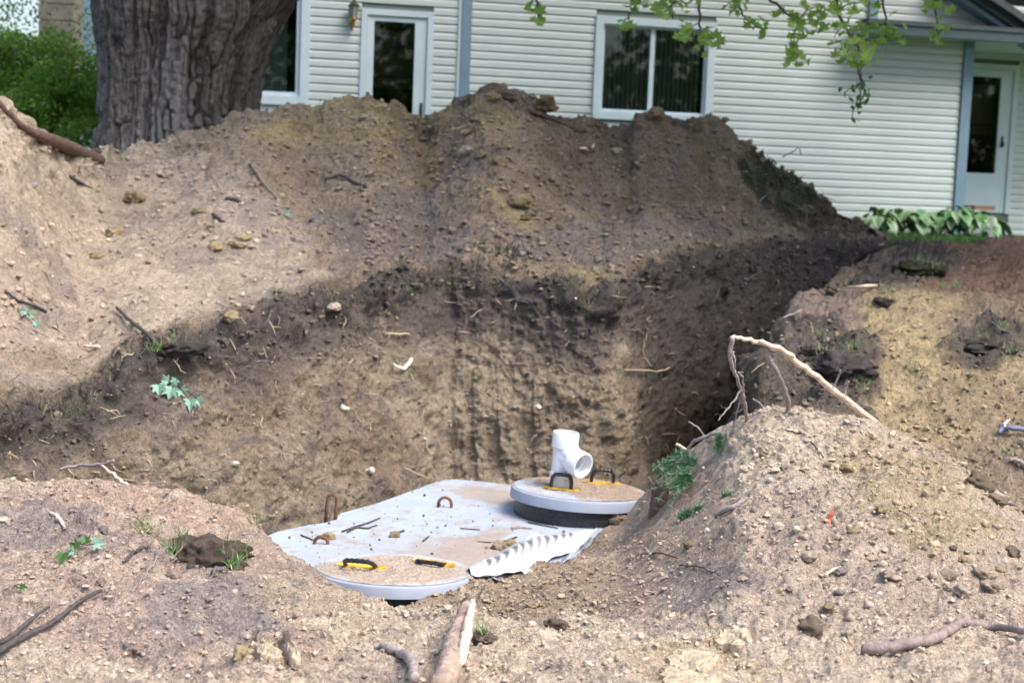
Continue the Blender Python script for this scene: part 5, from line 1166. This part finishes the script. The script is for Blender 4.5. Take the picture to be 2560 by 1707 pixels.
bmesh.ops.recalc_face_normals(bm, faces=bm.faces)
ed = [e for e in bm.edges if all(abs(v.co.z) < 1e-4 for v in e.verts)]; bmesh.ops.bevel(bm, geom=ed, offset=.012, segments=2, affect='EDGES')
me = bpy.data.meshes.new('tank_top'); bm.to_mesh(me); bm.free(); CONCS = M('tank_side_concrete', (.55, .62, .70), .8, noise=[(5, .08, 4, I), (70, .08, 3, I)], bump=[(90, .002, 3, I)]); me.materials.append(CONCS)
ob = bpy.data.objects.new('tank_body', me); COL.objects.link(ob); ob.parent = tank
# dusted top sheet: fine grid clipped to the outline, just proud of the body
poly = np.array([[p[0], p[1]] for p in tp]); gx, gy = np.meshgrid(np.arange(poly[:, 0].min(), poly[:, 0].max(), .012), np.arange(poly[:, 1].min(), poly[:, 1].max(), .012))
cen_ = poly.mean(0); poly2 = poly + (cen_ - poly) * (.02 / np.linalg.norm(poly - cen_, axis=1, keepdims=True))
ins = np.zeros(gx.shape, bool); j = len(poly2) - 1
for i in range(len(poly2)):
    xi, yi, xj, yj = *poly2[i], *poly2[j]; c_ = ((yi > gy) != (yj > gy)) & (gx < (xj - xi) * (gy - yi) / (yj - yi + 1e-12) + xi); ins ^= c_; j = i
P = np.stack([gx, gy, np.full_like(gx, tz + .004)], -1); qx, qy, _ = proj(P); n1 = fbm(P, 5, 4, 801); n2 = fbm(P, 22, 3, 805); n3 = fbm(P, 90, 2, 809)
dust = blob(qx, qy, 1250, 1240, 130, 22, 8, n1 * .8 + .3 * n2) * .9 + blob(qx, qy, 1130, 1390, 170, 40, -10, n1 + .4 * n2) * .5 + .55 * sstep(.25, .9, n1 + .5 * n2) + .35 * sstep(.45, .7, n3 + .2 * n2)
dust = dust + blob(qx, qy, 1010, 1405, 250, 70, 0, n1 * .5) * .3 + blob(qx, qy, 1190, 1360, 120, 30, -25, n1) * .7
P[..., 2] += .004 * np.clip(dust, 0, 1.5) * (1 + n3) * .8
C = mix(np.zeros(P.shape) + np.array([.38, .435, .52]), np.array([.33, .265, .215]), np.clip(dust, 0, 1) * .85)
nv, nu = P.shape[:2]; i = np.arange(nv - 1)[:, None] * nu + np.arange(nu - 1)[None]; Fq = np.stack([i, i + 1, i + nu + 1, i + nu], -1).reshape(-1, 4); okf = ins.ravel()[Fq].all(1); Fq = Fq[okf]
used = np.unique(Fq); remap = -np.ones(nv * nu, int); remap[used] = np.arange(len(used))
link('tank_cover', npmesh('tank_cover', P.reshape(-1, 3)[used] - np.array(TL), remap[Fq], C.reshape(-1, 3)[used]), CONC, tank)
def loop(px, py, w_px, h_px, name='lifting_loop', lab=None, tilt=0, sy=1):
    p = atZ(px, py, tz); s = p[1] / F; w_ = w_px * s / 2; h = h_px * s; pts = [Vector((-w_, 0, -.03)), Vector((-w_, 0, h * .55))] + [Vector((w_ * math.cos(a), 0, h - w_ + w_ * math.sin(a))) if h > w_ else Vector((w_ * math.cos(a), 0, h * math.sin(a))) for a in np.linspace(math.pi, 0, 9)] + [Vector((w_, 0, h * .55 if h > 2 * w_ else 0)), Vector((w_, 0, -.03))]
    mt = Matrix.Rotation(tilt, 4, 'Y'); mb = MB(); mb.tube([mt @ q + V3(p) - TL for q in pts], .0085, 8, wob=.06); o = mb.build(name, RUST, tank, smooth=True)
    if lab: o['label'] = lab
loop(826, 1298, 24, 64, lab='tall narrow rusty loop at the tank edge', tilt=.06); loop(1112, 1270, 33, 28, lab='round rusty loop'); loop(802, 1362, 34, 22, lab='low rusty loop beside a clod', tilt=.25)
# bits lying on the tank
def tstick(path, rad, lab, mat=DARKTWIG, h=.01):
    pts = [V3(atZ(x, y, tz + h)) for x, y in path]; mb = MB(); mb.tube([q - pts[0] for q in pts], rad, 6, wob=.15); o = mb.build('dark_twig', mat, smooth=True); o.location = pts[0]; tag(o, lab, 'twig')
tstick([(855, 1328), (885, 1318), (925, 1305), (950, 1294)], [.004, .006, .005, .003], 'upper twig of the crossed pair on the tank'); tstick([(868, 1330), (890, 1318), (920, 1320), (942, 1312)], [.004, .005, .005, .004], 'lower twig of the crossed pair on the tank')
tstick([(752, 1337), (772, 1344), (790, 1352)], [.004, .003], 'short twig by the low rusty loop'); tstick([(1192, 1353), (1240, 1356), (1270, 1350), (1290, 1342)], [.003, .004, .005], 'twig running to the crushed plastic')
tstick([(1320, 1305), (1355, 1312), (1395, 1320)], [.004, .003], 'twig at the foot of the riser'); tstick([(1150, 1320), (1180, 1322), (1200, 1323)], [.003, .003], 'thin twig in the middle of the tank top'); tstick([(1058, 1352), (1066, 1345), (1072, 1340)], [.006, .004], 'short stub twig in the middle of the tank top')
tstick([(1278, 1320), (1300, 1318), (1330, 1320)], [.006, .008, .004], 'bark piece left of the riser', TWIG); tstick([(975, 1330), (1000, 1329), (1010, 1326)], [.003, .006], 'twig stuck to the clod on the tank')
for (x, y, w2, c, lab, sd) in ((820, 1342, 30, YEL * .95, 'ochre clod behind the low rusty loop on the tank', 31), (987, 1338, 26, YEL * .75, 'brown clod in the middle of the tank top', 32), (1245, 1368, 34, BRN * 1.4, 'round tan clod at the top edge of the crushed plastic', 33), (1275, 1358, 28, YEL * .8, 'ochre clod above the crushed plastic', 34)):
    p = V3(atZ(x, y + w2 * .25, tz)); sc = w2 / F * p.y / 2; o = link('dirt_clod', rock_mesh('dirt_clod', sd, c, .3, .8), ROCK); o.location = p + Vector((0, 0, sc * .6)); o.scale = (sc * 1.15, sc, sc); tag(o, lab, 'clod')
rs = np.random.RandomState(91); Ps = []; Cs = []; nb_ = 0
for k in range(480):
    x = rs.uniform(690, 1500); y = rs.uniform(1205, 1500)
    p = atZ(x, y, tz); 
    s = .003 + .012 * rs.rand() ** 5; q = I0[0] * (1 + .5 * (rs.rand(12, 1) - .5)) * s * .6 + p + np.array([0, 0, .006 + s * .3]); Ps.append(q); Cs.append(np.repeat((np.array([BRN, YEL * .8, DBR][rs.randint(3)]) * rs.uniform(.7, 1.2))[None], 12, 0)); nb_ += 1
o = link('soil_crumbs', npmesh('soil_crumbs', np.concatenate(Ps), (np.arange(nb_)[:, None, None] * 12 + I0[1][None]).reshape(-1, 3), np.concatenate(Cs)), ROCK); tag(o, 'soil crumbs scattered on the tank top', 'soil', kind='stuff')

def lid(name, c, rad, tiltx, tilty, riser_h, lab, handles, dirtc, seed, rim=.058):
    t = empty(name, c); tag(t, lab, 'lid'); t.rotation_euler = (tiltx, tilty, 0)
    mb = MB(); col = (.33, .37, .45); mb.lathe([(0, .0), (rad - .03, .0), (rad - .012, -.001), (rad - .003, -.006), (rad, -.014), (rad + .002, -rim), (rad - .012, -rim - .002), (rad - .03, -rim + .004)], (0, 0, 0), (0, 0, 1), 96, col); mb.build('cover', LIDM, t, smooth=True, auto=40)
    if riser_h: 
        mb = MB(); mb.lathe([(rad * .93, -rim + .01), (rad * .93, -rim - riser_h * .5), (rad * .935, -rim - riser_h * .5 - .002), (rad * .935, -rim - riser_h)], (0, 0, 0), (0, 0, 1), 80); mb.build('riser', BLACKP, t, smooth=True, auto=40)
    # dirt skin
    nr_, na = 90, 260; rr_ = np.linspace(.004, rad - .016, nr_); aa = np.linspace(0, 2 * math.pi, na, endpoint=False); P = np.stack([rr_[:, None] * np.cos(aa), rr_[:, None] * np.sin(aa), 0 * rr_[:, None] * aa], -1)
    n1 = fbm(P + seed, 4, 4, 820); n2 = fbm(P + seed, 26, 3, 825); hsum = 0
    for (dx, dy, rx, ry, an, amt) in dirtc: hsum = hsum + amt * blob(P[..., 0], P[..., 1], dx, dy, rx, ry, an, n1 * .7 + .4 * n2)
    hsum = np.clip(hsum, 0, 1.3); edge_ = sstep(rad - .016, rad - .05, rr_)[:, None]
    dustm = np.clip(hsum + .45 * sstep(.0, .8, n1 + .5 * n2), 0, 1)
    P[..., 2] = .0012 + hsum * (.006 + .004 * n2 + .5 * clods(P + .012 * np.stack([n2, n1, n2], -1) + seed * 3.3, 48, 830 + seed, .5) + .002 * fbm(P, 140, 2, 835)) * (.3 + .7 * edge_)
    Cc = mix(np.zeros(P.shape) + np.array([.42, .46, .53]), np.array([.36, .30, .25]) if seed == 1 else np.array([.30, .235, .185]), dustm); Cc = mix(Cc, np.array([.25, .19, .15]), sstep(.35, .8, n2) * hsum.clip(0, 1) * .6)
    i = (np.arange(nr_ - 1)[:, None] * na + np.arange(na)[None]); j = (np.arange(nr_ - 1)[:, None] * na + (np.arange(na)[None] + 1) % na)
    o = link('dirt_layer', npmesh('dirt_layer', P.reshape(-1, 3), np.stack([i, i + na, j + na, j], -1).reshape(-1, 4), Cc.reshape(-1, 3)), ROCK, t); o['kind'] = 'stuff'
    for (hx, hy, hang, up, wd, hh_) in handles:
        M_ = Matrix.Translation((hx, hy, 0)) @ Matrix.Rotation(hang, 4, 'Z'); 
        mb = MB(); n_ = 24
        V = []
        for zt in (.008, .0165):
            for k in range(n_):
                a = 2 * math.pi * k / n_; r1 = wd * .62 * (1 + .42 * math.cos(2 * a)); V.append(M_ @ Vector((r1 * math.cos(a), r1 * .62 * math.sin(a) + .01, zt)))
        mb.add(V, [tuple(range(n_, 2 * n_))] + [(k, (k + 1) % n_, n_ + (k + 1) % n_, n_ + k) for k in range(n_)]); pl = mb.build('yellow_plate', YELLOW, t)
        Rz = M_ @ Matrix.Translation((0, 0, .012)) @ Matrix.Rotation(R(90) - up, 4, 'X')
        w2 = wd / 2; pts = [(-w2, 0, 0), (-w2, 0, hh_ * .45), (-w2 * .93, 0, hh_ * .75), (-w2 * .75, 0, hh_ * .95), (-w2 * .45, 0, hh_), (0, 0, hh_ * 1.02), (w2 * .45, 0, hh_), (w2 * .75, 0, hh_ * .95), (w2 * .93, 0, hh_ * .75), (w2, 0, hh_ * .45), (w2, 0, 0)]
        mb = MB(); mb.tube([Rz @ Vector((q[0], 0, q[2])) for q in pts], .0085, 8, flat=1.25)
        for q in (-.4, -.2, 0, .2, .4): a_ = Rz @ Vector((w2 * q * 2 * .9, 0, hh_ * 1.01)); mb.box(a_, (.004, .0195, .0195), (Rz.to_3x3()))
        mb.build('handle', BLACKP, t, smooth=True, auto=50)
    return t
lid('tank_lid', lc1, lidR, -R(1.8), R(1.9), .085, 'round grey lid on a black riser with the white pipe fitting standing on it', [(-.105, -.115, R(-12), R(90), .105, .075), (.125, .165, R(8), R(78), .12, .075)],
    [(.12, -.02, .28, .34, 0, 1), (-.08, .22, .28, .12, 0, .9), (-.22, .0, .08, .2, 0, .25)], 1 + 1)
c2 = atY(986, 1422, 6.45)
print('lid2 z', c2[2])
lid('tank_lid', c2, .353, -R(3.0), R(.5), .10, 'round grey lid lying low in the near end of the pit, covered in loose dirt', [(-.14, -.045, R(-8), R(28), .13, .085), (.16, .115, R(-22), R(12), .12, .06)],
    [(.06, -.02, .31, .27, 0, 1), (-.08, -.14, .28, .16, 0, .9), (.0, .16, .2, .08, 0, .6)], 1, rim=.052)

# ---- white pipe tee standing on the far lid
bx = atY(1402, 1216, LY - .03); tee = empty('pipe_fitting', bx); tag(tee, 'white plastic wye pipe fitting standing upright on the far lid', 'pipe'); ax = Vector((.055, -.02, 1)).normalized()
pr = .058; hb = .070
def hub(center, axis, name, length=.075, inner=True):
    mb = MB(); mb.lathe([(pr - .004, -.012), (hb - .003, -.004), (hb, 0), (hb, length - .003), (hb - .002, length), (hb - .009, length), (hb - .010, length - .003), (hb - .011, .02), (pr - .012, .015), (pr - .014, -.10), (0, -.101)], center, axis, 48); return mb.build(name, PVC, tee, smooth=True, auto=35)
TEEH = .292
mb = MB(); mb.lathe([(pr - .012, -.005), (pr - .008, .0), (pr - .008, .055), (pr, .062)], (0, 0, 0), ax, 48)
mb.lathe([(hb - .004, .055), (hb - .002, .058), (hb - .002, .075), (pr + .003, .082), (pr + .002, .14), (pr + .002, TEEH - .07)], (0, 0, 0), ax, 48)
mb.build('pipe_body', PVC, tee, smooth=True, auto=35)
hub(ax * (TEEH - .078), ax, 'top_hub', .078)
bd = Vector((.66, -.70, -.20)).normalized(); b0 = ax * .165
mb = MB(); mb.tube([b0 - bd * .01, b0 + bd * .04, b0 + bd * .085], [pr * 1.02, pr * 1.0, pr * .98], 40, cap=False); 
# fillet sweeping from the upper body into the branch
mb.tube([ax * .21 - bd * .01, ax * .205 + bd * .02, ax * .19 + bd * .05, ax * .172 + bd * .08], [pr * .98, pr * .97, pr * .97, pr * .99], 32, cap=False)
mb.build('branch_body', PVC, tee, smooth=True)
hub(b0 + bd * .078, bd, 'side_hub', .070)

# ---- crushed corrugated plastic on the soil
def sheet(name, topc, botc, parent, hfun, ridges, colf, ns=260, ntt=70, mat=WPLAST, zt0=.045, zt1=.055):
    s = np.linspace(0, 1, ns); t = np.linspace(0, 1, ntt); tc = np.array(topc, float); bc = np.array(botc, float); ks = np.linspace(0, 1, len(tc)); kb = np.linspace(0, 1, len(bc))
    T = np.stack([np.interp(s, tc[:, 3], tc[:, i]) for i in range(3)], 1); B = np.stack([np.interp(s, bc[:, 3], bc[:, i]) for i in range(3)], 1)
    T = gsm(T, 2, 0); B = gsm(B, 2, 0); Tw = atZ(T[:, 0], T[:, 1], tz + zt0); Bw = atZ(B[:, 0], B[:, 1], tz + zt1)
    P = Tw[None] * (1 - t[:, None, None]) + Bw[None] * t[:, None, None]; S_, T_ = np.meshgrid(s, t); P[..., 2] += hfun(S_, T_); P[..., 1] -= .4 * hfun(S_, T_); rd, cm = ridges(S_, T_); P[..., 2] += rd; C = colf(S_, T_, cm, P)
    i = (np.arange(ntt - 1)[:, None] * ns + np.arange(ns - 1)[None]); o = link(name, npmesh(name, P.reshape(-1, 3) - np.array(parent.location), np.stack([i, i + 1, i + ns + 1, i + ns], -1).reshape(-1, 4), C.reshape(-1, 3)), mat, parent)
    md = o.modifiers.new('thick', 'SOLIDIFY'); md.thickness = .004; md.offset = 0; return o
cp = empty('crushed_plastic', atZ(1330, 1400, tz)); tag(cp, 'crumpled white corrugated plastic sheet lying between the two tank lids', 'plastic')
topc = [(1168, 1424, 6.95, 0), (1195, 1408, 7.0, .08), (1235, 1388, 7.1, .2), (1290, 1358, 7.25, .36), (1320, 1350, 7.3, .46), (1332, 1330, 7.32, .50), (1355, 1336, 7.35, .57), (1400, 1337, 7.4, .70), (1430, 1334, 7.4, .80), (1455, 1325, 7.4, .9), (1491, 1324, 7.4, 1)]
botc = [(1178, 1432, 6.9, 0), (1215, 1436, 6.88, .1), (1250, 1442, 6.88, .2), (1303, 1426, 6.9, .34), (1314, 1430, 6.9, .40), (1350, 1415, 6.93, .5), (1400, 1390, 7.0, .65), (1440, 1372, 7.1, .8), (1465, 1355, 7.2, .9), (1492, 1328, 7.38, 1)]
def hf(S, T): return .045 * np.sin(np.pi * np.clip(T, 0, 1)) * np.sin(np.pi * np.clip(S, .02, .98)) ** .5
def rg(S, T):
    ph = (S + .42 * (T - .35) ** 2 - .05 * T) * 16; m = sstep(.06, .12, S) * sstep(.82, .76, S) * sstep(.80, .6, T + .10 * np.sin(S * 9)) * sstep(.05, .22, T)
    w_ = np.abs(((ph) % 1) - .5) * 2; g = sstep(.25, .75, w_); return -.012 * g * m + .010 * np.sin(S * 17 + 4 * T) * T + .003 * np.sin(S * 51 + 9 * T) * sstep(.5, 1, T), g * m
def cf(S, T, g, P):
    C = np.zeros(P.shape) + np.array([.62, .66, .68]); d = sstep(.3, .7, g) * sstep(.85, .3, T) * .95 + sstep(.22, .05, T) * sstep(.12, .2, S) * sstep(.85, .78, S) * .8; d = np.clip(d + .3 * sstep(.4, .9, fbm(P, 30, 3, 850)), 0, 1); return mix(C, np.array([.33, .27, .22]), d)
sheet('ribbed_sheet', topc, botc, cp, hf, rg, cf)
top2 = [(1200, 1432, 7.0, 0), (1300, 1420, 7.05, .4), (1400, 1385, 7.1, .7), (1465, 1350, 7.25, 1)]; bot2 = [(1205, 1450, 6.86, 0), (1240, 1458, 6.86, .2), (1290, 1440, 6.88, .35), (1330, 1436, 6.88, .5), (1390, 1425, 6.9, .7), (1440, 1398, 7.0, .88), (1462, 1370, 7.1, 1)]
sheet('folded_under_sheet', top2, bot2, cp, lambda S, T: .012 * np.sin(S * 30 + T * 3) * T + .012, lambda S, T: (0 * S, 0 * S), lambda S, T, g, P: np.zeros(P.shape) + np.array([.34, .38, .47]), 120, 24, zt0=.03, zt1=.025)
mb = MB(); mb.add([V3(atZ(x, y, tz + Yv) - np.array(cp.location)) for x, y, Yv in ((1312, 1352, .05), (1330, 1329, .09), (1360, 1337, .07), (1345, 1348, .05))], [(0, 1, 2, 3)], (.86, .88, .88)); o = mb.build('torn_flap', WPLAST, cp); md = o.modifiers.new('thick', 'SOLIDIFY'); md.thickness = .004
# bedrock-like clay slabs breaking through the near ground
CLAY = M('layered_clay', (.47, .39, .27), .9, noise=[(12, .2, 4, (1, 1, 3)), (70, .15, 3, I)], bump=[(25, .02, 5, (1, 1, 1)), (100, .005, 3, I)])
def slab(poly, label, thick=.03, seed=0, lift=.012):
    pts = [on(x, y) for x, y in poly]; c = sum((p for p, _ in pts), Vector()) / len(pts); rs_ = np.random.RandomState(seed)
    ring = []; m_ = len(pts)
    for i in range(m_):
        for q in range(5): p = pts[i][0].lerp(pts[(i + 1) % m_][0], q / 5); ring.append(p - c + Vector((rs_.normal() * .006, rs_.normal() * .006, lift + rs_.normal() * .003)))
    inner = [r_ * .6 + Vector((0, 0, lift * .8 + rs_.normal() * .003)) for r_ in ring]; low = [r_ * 1.03 + Vector((0, 0, -thick)) for r_ in ring]; n_ = len(ring); V = inner + ring + low
    fs = [tuple(range(n_))] + [(i, n_ + i, n_ + (i + 1) % n_, (i + 1) % n_) for i in range(n_)] + [(n_ + i, 2 * n_ + i, 2 * n_ + (i + 1) % n_, n_ + (i + 1) % n_) for i in range(n_)]
    mb = MB(); mb.add(V, fs); o = mb.build('clay_slab', CLAY, None); o.location = c; tag(o, label, 'clay')
slab([(1665, 1650), (1700, 1625), (1760, 1630), (1800, 1650), (1760, 1685), (1700, 1680)], 'cracked slab of layered yellow clay at the bottom right of centre', seed=1)
slab([(1765, 1600), (1800, 1580), (1860, 1578), (1880, 1600), (1850, 1618), (1800, 1615)], 'upper slab of layered yellow clay near the bottom', seed=2)
slab([(1650, 1700), (1670, 1668), (1740, 1690), (1800, 1700), (1790, 1725), (1660, 1730)], 'lowest slab of yellow clay at the bottom frame edge', seed=3)
slab([(640, 1625), (665, 1610), (690, 1635), (700, 1660), (680, 1662), (650, 1650)], 'tilted grey yellow clay plate in the lower left middle', seed=4, lift=.02)
slab([(700, 1600), (712, 1605), (745, 1660), (735, 1672), (715, 1650)], 'narrow upright clay plate beside a dark crack', seed=5, lift=.03)
